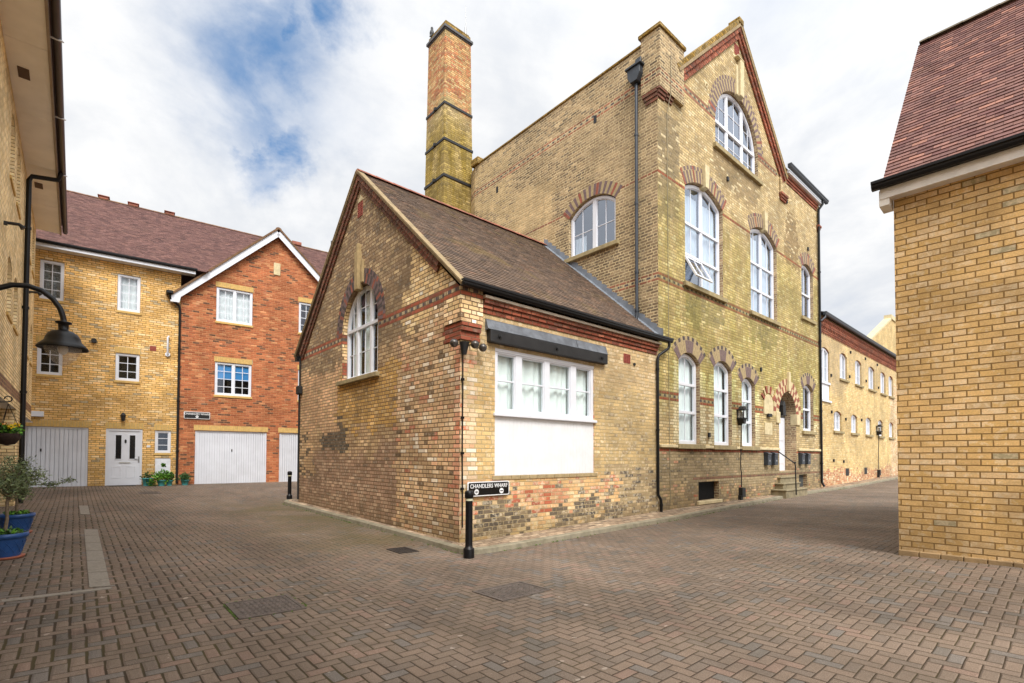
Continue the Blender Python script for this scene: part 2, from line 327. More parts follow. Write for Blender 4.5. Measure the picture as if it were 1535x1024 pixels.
TILE_R=tile_mat('plain_red_tile',[((126,92,84),4),((116,84,78),4),((136,98,88),3),((110,76,72),2),((156,112,96),1)],.2,(132,104,90),.0)

def paving_mat(name='block_paving',x_scale=1.):
    m,g,b,_=newmat(name)
    geo=g.node('ShaderNodeNewGeometry').outputs['Position']
    X,Y,_=g.xyz(geo)
    wn=g.xyz(g.noise(geo,1.1,2.)[1]); wf=g.xyz(g.noise(geo,7.,1.)[1])
    def wob(a,i): return g.m('ADD',g.m('ADD',a,g.m('MULTIPLY',g.m('SUBTRACT',wn[i],.5),.03)),g.m('MULTIPLY',g.m('SUBTRACT',wf[i],.5),.008))
    U=g.m('DIVIDE',wob(X,0),.092); V=g.m('DIVIDE',wob(Y,1),.092)
    i=g.m('FLOOR',U); j=g.m('FLOOR',V); fx=g.m('SUBTRACT',U,i); fy=g.m('SUBTRACT',V,j)
    k=g.m('FLOORED_MODULO',g.m('SUBTRACT',i,j),4.)
    k1=g.m('COMPARE',k,1.,.1); k2=g.m('COMPARE',k,2.,.1); isV=g.m('GREATER_THAN',k,1.5)
    bx=g.m('ADD',fx,k1); by=g.m('ADD',fy,k2)
    sx=g.m('SUBTRACT',2.,isV); sy=g.m('ADD',1.,isV)
    dx=g.m('MINIMUM',bx,g.m('SUBTRACT',sx,bx)); dy=g.m('MINIMUM',by,g.m('SUBTRACT',sy,by))
    bi=g.m('SUBTRACT',i,k1); bj=g.m('SUBTRACT',j,k2)
    w=g.white(g.comb(bi,bj,isV)); c=g.xyz(w[1])
    # joints between adjoining blocks open wider in one direction
    jn=g.noise(geo,.5,3.)[0]
    far=g.mr(X,.6,3.4,1.,0.)
    jw=g.m('MULTIPLY',g.mr(jn,.35,.65,.038,.066),g.mr(c[2],0.,1.,.7,1.3,False))
    wide=g.m('MULTIPLY',g.m('SUBTRACT',1.,isV),g.mr(bx,.0,1.,1.,1.))
    kx=g.m('ADD',1.,g.m('MULTIPLY',far,g.m('MULTIPLY',1.25,g.mr(g.noise(geo,2.,2.)[0],.35,.6,.35,1.))))
    d=g.m('MINIMUM',g.m('DIVIDE',dx,kx),dy)
    joint=g.mr(g.m('DIVIDE',d,jw),.6,1.25,1.,0.)
    col=g.ramp(w[0],[(lin(*q),t) for q,t in [((121,105,91),6),((117,102,88),6),((124,107,92),4),((112,99,87),3),((128,107,93),2),((112,104,96),2),((104,96,87),1)]])
    gr=g.noise(geo,130.,3.,.8)[0]; col=g.val(col,g.mr(gr,.25,.75,.72,1.28))
    spk=g.m('GREATER_THAN',g.noise(geo,260.,1.)[0],.70); col=g.mix(g.m('MULTIPLY',spk,.6),col,lin(190,178,165))
    big=g.noise(geo,.35,5.,.6)[0]; col=g.val(col,g.mr(big,.3,.7,.82,1.14))
    st=g.noise(geo,1.7,5.,.65)[0]; col=g.mix(g.mr(st,.55,.75,0.,.35),col,lin(96,82,68))
    wr=g.noise(g.comb(g.m('MULTIPLY',X,.9),g.m('MULTIPLY',Y,.35),0.),1.2,5.,.6)[0]; col=g.val(col,g.mr(wr,.35,.65,.84,1.1))
    oil=g.noise(geo,.8,3.,.5,1.2)[0]; col=g.mix(g.mr(oil,.66,.74,0.,.45),col,lin(72,62,54))
    pale=g.noise(geo,2.6,5.,.7)[0]; col=g.mix(g.mr(pale,.62,.78,0.,.3),col,lin(160,140,122))
    # green-brown grime in the valley beside the gable wall
    gx=g.m('MULTIPLY',g.mr(X,1.8,4.2),g.mr(Y,6.5,8.5)); gx=g.m('MULTIPLY',gx,g.mr(Y,14.,18.,1.,0.))
    gg=g.m('MULTIPLY',gx,g.mr(g.noise(geo,.9,5.,.65)[0],.35,.65,.15,.75)); col=g.mix(gg,col,lin(98,88,56))
    jc=g.mix(g.mr(g.noise(geo,1.3,4.)[0],.4,.68),lin(50,38,24),lin(66,58,28))
    col=g.mix(g.m('MULTIPLY',joint,.92),col,jc)
    sp2=g.m('GREATER_THAN',g.noise(geo,11.,1.,.3)[0],.775); col=g.mix(g.m('MULTIPLY',sp2,.45),col,lin(186,172,158))
    g.put(b.inputs['Base Color'],col); b.inputs['Roughness'].default_value=.88; b.inputs['Specular IOR Level'].default_value=.3
    bp=g.node('ShaderNodeBump'); bp.inputs['Strength'].default_value=.9; bp.inputs['Distance'].default_value=.008
    rnd=g.mr(g.m('DIVIDE',d,jw),0.,3.4,0.,1.)
    g.put(bp.inputs['Height'],g.m('ADD',g.m('ADD',rnd,g.m('MULTIPLY',gr,.25)),g.m('MULTIPLY',c[1],.25))); g.L.new(bp.outputs[0],b.inputs['Normal'])
    return m
PAVING=paving_mat()
PAVB=brick('kerbside_brick_paving',bright=.95,desat=.25,pal=[((172,144,112),4),((160,132,102),3),((184,156,122),2),((136,112,88),2)],mortar=(96,76,50),bond='stretch',h=.1,grime=.3,stain=(100,80,56),mw=.006)

# ------------------------------------------------------------------ mesh builder
class MB:
    def __init__(s): s.v=[]; s.f=[]; s.m=[]; s.uv=[]; s.sm=[]; s.rnd=None
    def add(s,vs,fs,m=0,uv=None,sm=False):
        o=len(s.v); s.v+= [tuple(p) for p in vs]
        for i,f in enumerate(fs):
            s.f.append([a+o for a in f]); s.m.append(m); s.sm.append(sm)
            s.uv.append(None if uv is None else uv[i])
    def box(s,x0,x1,y0,y1,z0,z1,m=0):
        v=[(x0,y0,z0),(x1,y0,z0),(x1,y1,z0),(x0,y1,z0),(x0,y0,z1),(x1,y0,z1),(x1,y1,z1),(x0,y1,z1)]
        s.add(v,[(3,2,1,0),(4,5,6,7),(0,1,5,4),(1,2,6,5),(2,3,7,6),(3,0,4,7)],m)
    def mbox(s,M,u0,u1,z0,z1,d0,d1,m=0):
        v=[M(u,z,d) for d in (d0,d1) for z in (z0,z1) for u in (u0,u1)]
        s.add(v,[(0,1,3,2),(4,6,7,5),(0,4,5,1),(2,3,7,6),(0,2,6,4),(1,5,7,3)],m)
    def mprism(s,M,pts,d0,d1,m=0):  # convex or simple polygon in (u,z) extruded d0..d1
        n=len(pts); v=[M(u,z,d0) for u,z in pts]+[M(u,z,d1) for u,z in pts]
        tri=tessellate_polygon([[Vector((p[0],p[1],0)) for p in pts]])
        fs=[tuple(t) for t in tri]+[tuple(a+n for a in t) for t in tri]+[(i,(i+1)%n,n+(i+1)%n,n+i) for i in range(n)]
        s.add(v,fs,m)
    def ring(s,M,outer,inner,d0,d1,m=0):
        n=len(outer); v=[M(u,z,d) for d in (d0,d1) for u,z in outer]+[M(u,z,d) for d in (d0,d1) for u,z in inner]
        fs=[]
        for i in range(n):
            j=(i+1)%n
            fs+=[(n+i,n+j,3*n+j,3*n+i),(i,j,n+j,n+i),(2*n+i,3*n+i,3*n+j,2*n+j),(i,2*n+i,2*n+j,j)]
        s.add(v,fs,m)
    def tube(s,pts,r,n=10,m=0,cap=True,radii=None):
        pts=[Vector(p) for p in pts]; rings=[]; up=Vector((0,0,1))
        prev=None
        for i,p in enumerate(pts):
            t=(pts[min(i+1,len(pts)-1)]-pts[max(i-1,0)]).normalized()
            if prev is None:
                a=t.orthogonal().normalized()
            else:
                a=(prev-t*prev.dot(t)).normalized()
            prev=a; b=t.cross(a); rr=radii[i] if radii else r
            rings.append([p+a*math.cos(2*PI*k/n)*rr+b*math.sin(2*PI*k/n)*rr for k in range(n)])
        v=[q for R in rings for q in R]; fs=[]
        for i in range(len(rings)-1):
            for k in range(n):
                fs.append((i*n+k,i*n+(k+1)%n,(i+1)*n+(k+1)%n,(i+1)*n+k))
        s.add(v,fs,m,sm=True)
        if cap:
            s.add(rings[0],[tuple(range(n))[::-1]],m); s.add(rings[-1],[tuple(range(n))],m)
    def lathe(s,prof,c=(0,0,0),n=24,m=0,axis=None):
        v=[]; fs=[]
        for r,z in prof:
            for k in range(n):
                a=2*PI*k/n; v.append((c[0]+r*math.cos(a),c[1]+r*math.sin(a),c[2]+z))
        for i in range(len(prof)-1):
            for k in range(n): fs.append((i*n+k,i*n+(k+1)%n,(i+1)*n+(k+1)%n,(i+1)*n+k))
        s.add(v,fs,m,sm=True)
    def build(s,name,mats,parent=None,bevel=0.,rnd=None,shade=True,seg=1):
        me=bpy.data.meshes.new(name); me.from_pydata(s.v,[],s.f)
        if not isinstance(mats,(list,tuple)): mats=[mats]
        for m in mats: me.materials.append(m)
        me.polygons.foreach_set('material_index',s.m)
        me.polygons.foreach_set('use_smooth',s.sm)
        uvl=me.uv_layers.new(name='UVMap'); buf=[]
        me.update()
        for p,u in zip(me.polygons,s.uv):
            if u is not None:
                for q in u: buf+= [q[0],q[1]]
            else:
                nx,ny,nz=abs(p.normal.x),abs(p.normal.y),abs(p.normal.z)
                for vi in p.vertices:
                    x,y,z=s.v[vi]
                    if nz>=.75: buf+=[x,y]
                    elif nx>ny: buf+=[y,z]
                    else: buf+=[x,z]
        uvl.data.foreach_set('uv',buf)
        if rnd is not None:
            a=me.attributes.new('rnd','FLOAT','FACE'); a.data.foreach_set('value',rnd)
        o=bpy.data.objects.new(name,me); COL.objects.link(o)
        if parent: o.parent=parent
        if bevel>0:
            b=o.modifiers.new('Bevel','BEVEL'); b.width=bevel; b.segments=seg; b.limit_method='ANGLE'; b.angle_limit=math.radians(40)
        return o
def thing(name,label,cat,loc=(0,0,0),rz=0.,group=None):
    o=bpy.data.objects.new(name,None); COL.objects.link(o); o.location=loc; o.rotation_euler=(0,0,rz); o.empty_display_size=.2
    o['label']=label; o['category']=cat
    if group: o['group']=group
    return o
def tag(o,label,cat,group=None):
    o['label']=label; o['category']=cat
    if group: o['group']=group
    return o
FRONT=lambda u,z,d:(u,-d,z)      # wall on local y=0 facing -y
SIDE=lambda u,z,d:(-d,u,z)       # wall on local x=0 facing -x
def off(M,du=0,dz=0,dd=0): return lambda u,z,d:M(u+du,z+dz,d+dd)

def arc_prof(u0,u1,zs,rise):
    w=(u1-u0)/2; R=(w*w+rise*rise)/(2*rise); cu=(u0+u1)/2; cz=zs+rise-R
    f=lambda u: cz+math.sqrt(max(R*R-(u-cu)**2,0))
    a0=math.atan2(zs-cz,-w); a1=math.atan2(zs-cz,w)
    if a0<a1: a0+=2*PI
    return f,(cu,cz,R,a1,a0)
def loop(u0,u1,z0,zt=None,arch=None,n=16):
    """counter-clockwise loop (u,z); arch=(spring,rise)"""
    if not arch: return [(u0,z0),(u1,z0),(u1,zt),(u0,zt)]
    f,(cu,cz,R,a1,a0)=arc_prof(u0,u1,*arch)
    pts=[(u0,z0),(u1,z0)]
    for i in range(n+1):
        a=a1+(a0-a1)*i/n; pts.append((cu+R*math.cos(a),cz+R*math.sin(a)))
    return pts
def inset(pts,w):
    n=len(pts); out=[]
    for i in range(n):
        p0=Vector(pts[i-1]); p=Vector(pts[i]); p1=Vector(pts[(i+1)%n])
        e0=(p-p0).normalized(); e1=(p1-p).normalized()
        n0=Vector((-e0.y,e0.x)); n1=Vector((-e1.y,e1.x)); b=(n0+n1)
        if b.length<1e-6: b=n0
        b.normalize(); k=w/max(b.dot(n0),.3); q=p+b*k; out.append((q.x,q.y))
    return out
def wall(mb,M,outline,holes=(),reveal=.2,m=0,mr=None,uo=0.):
    loops=[outline]+[list(h) for h in holes]
    flat=[p for l in loops for p in l]
    tri=tessellate_polygon([[Vector((p[0],p[1],0)) for p in l] for l in loops])
    e1=Vector(M(1,0,0))-Vector(M(0,0,0)); e2=Vector(M(0,1,0))-Vector(M(0,0,0)); od=Vector(M(0,0,1))-Vector(M(0,0,0))
    flip=e1.cross(e2).dot(od)<0
    vs=[M(u,z,0) for u,z in flat]; fs=[]; uv=[]
    for t in tri:
        a,b,c=[Vector(flat[i]) for i in t]
        ccw=(b-a).x*(c-a).y-(b-a).y*(c-a).x>0
        t=tuple(t)
        if ccw==flip: t=t[::-1]
        fs.append(t); uv.append([(flat[i][0]+uo,flat[i][1]) for i in t])
    mb.add(vs,fs,m,uv)
    for h in holes:
        n=len(h)
        for i in range(n):
            (ua,za),(ub,zb)=h[i],h[(i+1)%n]
            vs=[M(ua,za,0),M(ub,zb,0),M(ub,zb,-reveal),M(ua,za,-reveal)]
            if abs(zb-za)>abs(ub-ua): u=[(0,za),(0,zb),(reveal,zb),(reveal,za)]
            else: u=[(ua,0),(ub,0),(ub,reveal),(ua,reveal)]
            mb.add(vs,[(0,1,2,3)],m if mr is None else mr,[u])

def curtain(M,u0,u1,z0,z1,d,parent,mat=CURT,wave=.035,name='curtain'):
    mb=MB(); n=max(12,int((u1-u0)/.03)); v=[]
    ph=random.random()*6
    for i in range(n+1):
        u=u0+(u1-u0)*i/n; dd=d+wave*math.sin(u*38+ph+1.3*math.sin(u*9))*.6+wave*.4*math.sin(u*17+ph)
        for z,kk in ((z0,1.2),(z1,.7)): v.append(M(u,z,d+(dd-d)*kk))
    mb.add(v,[(2*i,2*i+2,2*i+3,2*i+1) for i in range(n)],0,sm=True)
    return mb.build(name,mat,parent)

def window(root,M,u0,u1,z0,z1=None,arch=None,rec=.12,fw=.06,mull=(),trans=(),bu=(),bz=(),cur=None,mat=None,glass=None,
           name='window',sill=None,lips=True,bar=.022,curt_mat=None,depth=.07,clip=None,label=None):
    """frame with mullions [(u,w)], transoms [(z,w)], glazing bars at u / z; the pane and curtain are its sub-parts"""
    mat=mat or WHITE; glass=glass or GLASS
    L=loop(u0,u1,z0,z1,arch); f=(arc_prof(u0,u1,*arch)[0] if arch else (lambda u:z1))
    I=inset(L,fw); mb=MB()
    mb.ring(M,L,I,-rec-depth,-rec)
    I2=inset(L,fw+.022); mb.ring(M,I,I2,-rec-depth,-rec-.022)
    for u,w in mull: mb.mbox(M,u-w/2,u+w/2,z0+fw*.5,min(f(u-w/2),f(u+w/2))-fw*.35,-rec-depth+.004,-rec-.004)
    for u,w in mull: mb.mbox(M,u-w/2-.02,u+w/2+.02,z0+fw*.5,min(f(u-w/2-.02),f(u+w/2+.02))-fw*.5,-rec-depth+.008,-rec-.024)
    def span(z):
        us=[u0+(u1-u0)*i/200 for i in range(201)]; ok=[u for u in us if f(u)-.004>z]
        return (min(ok)+fw*.4,max(ok)-fw*.4) if ok else None
    for t in trans:
        z,w=t[0],t[1]; sp=(t[2],t[3]) if len(t)>2 else span(z+w/2)
        if sp: mb.mbox(M,sp[0],sp[1],z-w/2,z+w/2,-rec-depth+.006,-rec+.008)
    for t in bu:
        u,a,b_=(t if isinstance(t,tuple) else (t,z0,None))
        mb.mbox(M,u-bar/2,u+bar/2,a+fw*.3,(f(u) if b_ is None else b_)-fw*.35,-rec-depth+.01,-rec-.034)
    for t in bz:
        z,sp=(t[0],(t[1],t[2])) if isinstance(t,tuple) else (t,span(t+bar/2))
        if sp: mb.mbox(M,sp[0],sp[1],z-bar/2,z+bar/2,-rec-depth+.012,-rec-.036)
    o=mb.build(name,mat,root,bevel=.004)
    if label: o['label']=label
    p=MB(); Lp=inset(L,fw*.5); tri=tessellate_polygon([[Vector((a,b_,0)) for a,b_ in Lp]])
    p.add([M(a,b_,-rec-.05) for a,b_ in Lp],[tuple(t) for t in tri]); p.build('pane',glass,o)
    if cur:
        for (a,b_,c,d_) in cur: curtain(M,a,b_,c,d_,-rec-.15,o,curt_mat or CURT)
    if sill:
        s=MB(); s.mbox(M,sill[0],sill[1],z0-sill[2],z0-.003,-rec,sill[3]); s.build('sill',sill[4] if len(sill)>4 else STONE,o,bevel=.008)
    return o
def voussoirs(root,M,arch,u0,u1,pat,t1=.225,t2=.11,w=.075,mats=None,name='window_arch',extend=0.,outer=True,proud=.006,skip=None):
    f,(cu,cz,R,a1,a0)=arc_prof(u0,u1,*arch)
    a1-=extend; a0+=extend
    mb=MB(); nseg=40
    # bed of mortar
    pin=[(cu+R*math.cos(a1+(a0-a1)*i/nseg),cz+R*math.sin(a1+(a0-a1)*i/nseg)) for i in range(nseg+1)]
    RR=R+t1+(t2 if outer else 0)
    pout=[(cu+RR*math.cos(a1+(a0-a1)*i/nseg),cz+RR*math.sin(a1+(a0-a1)*i/nseg)) for i in range(nseg+1)]
    v=[M(a,b,proud*.5) for a,b in pin]+[M(a,b,proud*.5) for a,b in pout]
    mb.add(v,[(i,i+1,nseg+2+i,nseg+1+i) for i in range(nseg)],len(mats)-1)
    n=max(5,int(round((a0-a1)*R/w)));
    for i in range(n):
        b0=a1+(a0-a1)*i/n; b1=a1+(a0-a1)*(i+1)/n
        g=.0045/R
        segs=[(R+.001,R+t1-.005,0)]
        if outer: segs.append((R+t1+.005,RR,1))
        for ra,rb,ringi in segs:
            mm=pat(i,n,ringi)
            if mm is None: continue
            q=[]
            for r,a in ((ra,b0+g),(rb,b0+g*R/r if False else b0+g),(rb,b1-g),(ra,b1-g)): q.append((cu+r*math.cos(a),cz+r*math.sin(a)))
            jit=random.uniform(-.0015,.0015); dep=-.11 if ringi==0 else 0.
            mb.mprism(M,q,dep,proud+jit,mm)
    return mb.build(name,mats,root)
def tiles(mb,rnd,o,U,S,nrm,W,L,gauge=.1,tw=.165,th=.014,jit=.003,clip=None,stag=True):
    """tiles on a slope: o eaves corner, U along, S up the slope, nrm outward"""
    o,U,S,nrm=[Vector(a) for a in (o,U,S,nrm)]; rows=int(L/gauge)+1; n=int(W/tw)+2
    for r in range(rows):
        sag=0.
        for c in range(-1,n):
            a=c*tw+(tw/2 if (stag and r%2) else 0); b=a+tw-.003; a=max(a,0); b=min(b,W)
            if b-a<.02: continue
            s0=r*gauge; s1=min(s0+gauge+.02,L)
            if s1-s0<.03: continue
            if clip and not clip((a+b)/2,s0): continue
            k=random.uniform(-jit,jit); k2=random.uniform(-jit,jit); ds=random.uniform(-.004,.004)
            p=[o+U*a+S*(s0+ds)+nrm*(th+.004+k),o+U*b+S*(s0+ds)+nrm*(th+.004+k2),o+U*b+S*s1+nrm*.004,o+U*a+S*s1+nrm*.004,
               o+U*a+S*(s0+ds)-nrm*.004,o+U*b+S*(s0+ds)-nrm*.004]
            mb.add(p,[(0,1,2,3),(4,5,1,0)]); q=random.random(); rnd+=[q,q]
def gutter(M,u0,u1,z,root,mat=BLACK,w=.11,h=.1,name='gutter',d0=.0):
    """square-line gutter with a moulded face"""
    pr=[(d0,z),(d0+w,z),(d0+w,z-h*.35),(d0+w-.018,z-h*.42),(d0+w-.02,z-h*.7),(d0+w-.045,z-h),(d0,z-h)]
    mb=MB(); n=len(pr); v=[M(u0,a[1],a[0]) for a in pr]+[M(u1,a[1],a[0]) for a in pr]
    mb.add(v,[tuple(range(n)),tuple(range(2*n-1,n-1,-1))]+[(i,(i+1)%n,n+(i+1)%n,n+i) for i in range(n)])
    return mb.build(name,mat,root)
def pipe(root,pts,r=.034,mat=BLACK,name='downpipe',collars=()):
    mb=MB(); mb.tube(pts,r,12)
    for c in collars: mb.tube([(c[0],c[1],c[2]-.03),(c[0],c[1],c[2]+.03)],r*1.28,12)
    return mb.build(name,mat,root)
# ------------------------------------------------------------------ ground
CT=[(4.4,6.2,0.0),(4.3,9.5,.05),(4.2,12.5,.1),(4.2,16,.16),(7.5,6,.045),(10.5,6,.1),(14,6.1,.14),(17,6.3,.17),(22,6.3,.23),(28,6.3,.32),(36,6.5,.42),(60,6.5,.6),
    (8.15,1.6,.27),(8.1,-3,.27),(14,1.6,.3),(22,1.6,.34),(36,2,.45),(-1,8,.22),(-1,14,.33),(-1,22,.45),(2,22.7,.44),(6,22.3,.43),(12,22,.43),(1,17.5,.3),(2.5,12,.13),
    (2,6,.08),(0,0,.08),(4,0,.12),(4,3,.06),(3,-6,.1),(-6,10,.3),(0,11,.23),(4.5,20,.32),(-10,-10,.2),(10,-12,.3),(60,-20,.6),(-30,30,.5),(20,40,.5),(60,30,.6),(-30,-10,.4)]
_c=np.array(CT); _n=len(CT)
def _phi(r): return r
_A=np.zeros((_n+3,_n+3)); _d=np.hypot(_c[:,None,0]-_c[None,:,0],_c[:,None,1]-_c[None,:,1])
_A[:_n,:_n]=_phi(np.sqrt(_d**2+1.5**2))+np.eye(_n)*-.02; _A[:_n,_n]=1;_A[:_n,_n+1:]=_c[:,:2];_A[_n,:_n]=1;_A[_n+1:,:_n]=_c[:,:2].T
_w=np.linalg.solve(_A,np.concatenate([_c[:,2],[0,0,0]]))
def gz(x,y):
    x=max(-30,min(60,x)); y=max(-20,min(40,y))
    r=np.sqrt((_c[:,0]-x)**2+(_c[:,1]-y)**2+1.5**2)
    return float((_phi(r)*_w[:_n]).sum()+_w[_n]+_w[_n+1]*x+_w[_n+2]*y)
def axis(lo,hi,fa,fb,step):
    a=list(np.arange(fa,fb,step)); k=step
    while a[-1]<hi: k*=1.35; a.append(a[-1]+k)
    k=step
    while a[0]>lo: k*=1.35; a.insert(0,a[0]-k)
    return a
xs=axis(-600,600,-4,16,.4); ys=axis(-600,600,-3,26,.4)
g_=MB(); nx=len(xs); ny=len(ys)
g_.v=[(x,y,gz(x,y)) for y in ys for x in xs]
for j in range(ny-1):
    for i in range(nx-1):
        g_.f.append([j*nx+i,j*nx+i+1,(j+1)*nx+i+1,(j+1)*nx+i]); g_.m.append(0); g_.sm.append(True); g_.uv.append(None)
go=g_.build('ground',PAVING); go['kind']='structure'
# kerbside pavement round the old buildings: outer kerb line (world)
KL=[(5.3,15.95),(4.78,15.75),(4.58,15.3),(4.6,12),(4.65,9.5),(4.66,7.6),(4.64,6.9),(4.62,6.55),(4.75,6.32),(5.1,6.26),(7.1,6.24),(10.4,6.12),(14,6.3),(17.3,6.5),(19.2,6.58),(22.2,6.5),(24,6.35),(30,6.45),(42,6.65)]
def inpoint(p,d):   # offset towards the buildings
    pass
def offset_line(L,w):
    out=[]
    for i,p in enumerate(L):
        a=Vector(L[max(i-1,0)]); b=Vector(L[min(i+1,len(L)-1)]); t=(b-a).normalized(); out.append((p[0]-t.y*w,p[1]+t.x*w))
    return out
def resample(L,step):
    out=[]
    for a,b in zip(L[:-1],L[1:]):
        a=Vector(a);b=Vector(b); n=max(1,int((b-a).length/step))
        for i in range(n): out.append(tuple(a.lerp(b,i/n)))
    return out+[L[-1]]
KL=resample(KL,.35); KI=offset_line(KL,.13)
kb=MB(); v=[]; H=.085
for (a,b) in zip(KL,KI):
    z=gz(*a); v+=[(a[0],a[1],z-.05),(a[0]+(b[0]-a[0])*.1,a[1]+(b[1]-a[1])*.1,z+H-.012),(a[0]+(b[0]-a[0])*.25,a[1]+(b[1]-a[1])*.25,z+H),(b[0],b[1],z+H+.004),(b[0],b[1],z-.02)]
for i in range(len(KL)-1):
    for k in range(4): kb.add([v[5*i+k],v[5*i+5+k],v[5*i+6+k],v[5*i+1+k]],[(0,1,2,3)])
ko=kb.build('kerb',STONEG); ko['kind']='structure'
pv=MB(); run=0
inner=[]
for b in KI:
    if b[1]>7.0 and b[0]<5.6: q=(4.97,b[1]) if b[1]<15.05 else (5.4,15.0)
    else: q=(max(b[0],4.95),7.05)
    inner.append(q)
for i in range(len(KI)-1):
    p=[KI[i],KI[i+1],inner[i+1],inner[i]]; L=(Vector(KI[i+1])-Vector(KI[i])).length
    ws=[(Vector(inner[i])-Vector(KI[i])).length,(Vector(inner[i+1])-Vector(KI[i+1])).length]
    z=[gz(*KL[i])+H,gz(*KL[i+1])+H,gz(*KL[i+1])+H+.015,gz(*KL[i])+H+.015]
    pv.add([(a[0],a[1],zz) for a,zz in zip(p,z)],[(0,1,2,3)],0,[[(run,0),(run+L,0),(run+L,ws[1]),(run,ws[0])]]); run+=L
po=pv.build('pavement',PAVB); po['kind']='structure'
# granite strips in the paving
def flat_strip(name,poly,mat,dz,lab=None,sub=6):
    mb=MB(); a,b,c,d=[Vector(p) for p in poly]
    for i in range(sub):
        p0=a.lerp(d,i/sub);p1=b.lerp(c,i/sub);p2=b.lerp(c,(i+1)/sub-.004);p3=a.lerp(d,(i+1)/sub-.004)
        q=[p0,p1,p2,p3]; top=[(p.x,p.y,gz(p.x,p.y)+dz) for p in q]; bot=[(p.x,p.y,gz(p.x,p.y)-.05) for p in q]
        mb.add(top+bot,[(0,1,2,3),(4,5,1,0),(5,6,2,1),(6,7,3,2),(7,4,0,3)])
    return mb.build(name,mat)
o=flat_strip('granite_strip',[(.14,6.85),(.31,6.8),(.33,11.5),(.15,11.6)],GRANITE,.012); o['kind']='structure'
o=flat_strip('granite_strip',[(.12,14.0),(.27,13.9),(.27,16.0),(.1,16.1)],GRANITE,.012,sub=3); o['kind']='structure'
o=flat_strip('granite_strip',[(-1.3,6.68),(-1.3,6.58),(.33,6.7),(.31,6.79)],GRANITE,.006,sub=2); o['kind']='structure'
# ------------------------------------------------------------------ ANNEXE
AX=thing('annexe_building','low brick annexe on the corner with arched gable window and brown tiled roof','building',(4.88,6.9,0))
AW,AL,ARX,ARZ=8.0,6.05,4.02,8.12   # gable width, length, ridge position and height
mb=MB()
garch=(4.6,.9)
H1=loop(3.07,4.97,3.34,arch=garch,n=20)
wall(mb,SIDE,[(0,-.3),(AW,-.3),(AW,4.42),(ARX,7.98),(.0,4.42)],[H1],.16,0)
H2=loop(.76,3.53,1.2,3.5)
wall(mb,FRONT,[(0,-.3),(AL-.03,-.3),(AL-.03,4.4),(0,4.4)],[H2],.13,1)
mb.add([(0,AW,-.3),(AL-.03,AW,-.3),(AL-.03,AW,4.42),(0,AW,4.42)],[(0,1,2,3)],1)
mb.build('wall',[A_BRICK_G,A_BRICK_R],AX)
liner=MB(); liner.box(.9,AL-.2,.9,AW-.6,.3,4.6); liner.build('interior_shade_liner',LINERD,AX)  # added dark box, so the windows look into painted shade
# kneeler block + corbel at the corner
k=MB(); k.box(-.035,.44,-.055,.45,3.84,4.43,0); k.build('kneeler_block',A_BRICK_G,AX)
k=MB()
for z0,z1,p in ((3.53,3.60,.035),(3.605,3.68,.015),(3.685,3.76,.06),(3.765,3.835,.075)):
    k.box(-.012,.40,-p,.46,z0,z1)
k.build('brick_corbel',REDW,AX,bevel=.004)
# eaves cornice on the lane side
k=MB()
for z0,z1,p in ((4.07,4.15,.02),(4.155,4.23,.05),(4.235,4.31,.085)):
    u=.46
    while u<5.9: k.box(u,min(u+.215,5.92),-p-random.uniform(0,.004),.05,z0,z1); u+=.225
k.build('brick_cornice',REDW,AX,bevel=.003)
k=MB(); k.box(.44,5.95,-.13,0,4.315,4.36); k.build('eaves_board',plain('weathered_white',lin(200,188,170),.6,var=.12),AX)
gutter(FRONT,-.1,6.32,4.5,AX,d0=.135,w=.115,h=.11)
pipe(AX,[(6.2,-.19,4.42),(6.2,-.19,4.3),(6.18,-.17,4.24),(5.92,-.07,4.05),(5.88,-.06,3.95),(5.88,-.06,.78),(5.88,-.06,.62),(5.95,-.09,.5),(5.97,-.09,.4),(5.97,-.09,.12)],.036,collars=[(5.88,-.06,3.7),(5.88,-.06,2.2),(5.97,-.09,.36)])
# roof
mb=MB(); rnd=[]; zE=4.44; rise=ARZ-zE; run=ARX+.16; Ls=math.hypot(rise,run); S=(0,run/Ls,rise/Ls); N=(0,-rise/Ls,run/Ls)
tiles(mb,rnd,(-.1,-.16,zE),(1,0,0),S,N,AL+.09,Ls)
S2=(0,-run/Ls,rise/Ls); N2=(0,rise/Ls,run/Ls)
tiles(mb,rnd,(-.1,AW+.2,zE),(1,0,0),S2,N2,AL+.09,Ls,gauge=.2,tw=.33)
ntile=len(mb.f)
mb.add([(-.1,-.15,zE-.03),(AL,-.15,zE-.03),(AL,ARX,ARZ-.03),(-.1,ARX,ARZ-.03)],[(0,1,2,3)]); mb.add([(-.1,AW+.18,zE-.03),(AL,AW+.18,zE-.03),(AL,ARX,ARZ-.03),(-.1,ARX,ARZ-.03)],[(0,1,2,3)])
rnd+=[.5,.5]
ro=mb.build('roof',TILE_A,AX,rnd=rnd)
def ridge(x0,x1,y,z,par,mat=TERRA,r=.13,horiz='x',step=.45):
    mb=MB(); u=x0
    while u<x1-.02:
        e=min(u+step+.01,x1); n=7; v=[]
        for q,rr in ((u,r),(e,r*.95)):
            for i in range(n):
                a=PI*(.08+.84*i/(n-1)); c=(q,y+math.cos(a)*rr,z-.085+math.sin(a)*rr*.85) if horiz=='x' else (y+math.cos(a)*rr,q,z-.085+math.sin(a)*rr*.85)
                v.append(c)
        mb.add(v,[(i,i+1,n+i+1,n+i) for i in range(n-1)]+[tuple(range(n)),tuple(range(2*n-1,n-1,-1))],0)
        u+=step
    return mb.build('ridge_tiles',mat,par)
ridge(-.1,AL,ARX,ARZ+.03,ro)
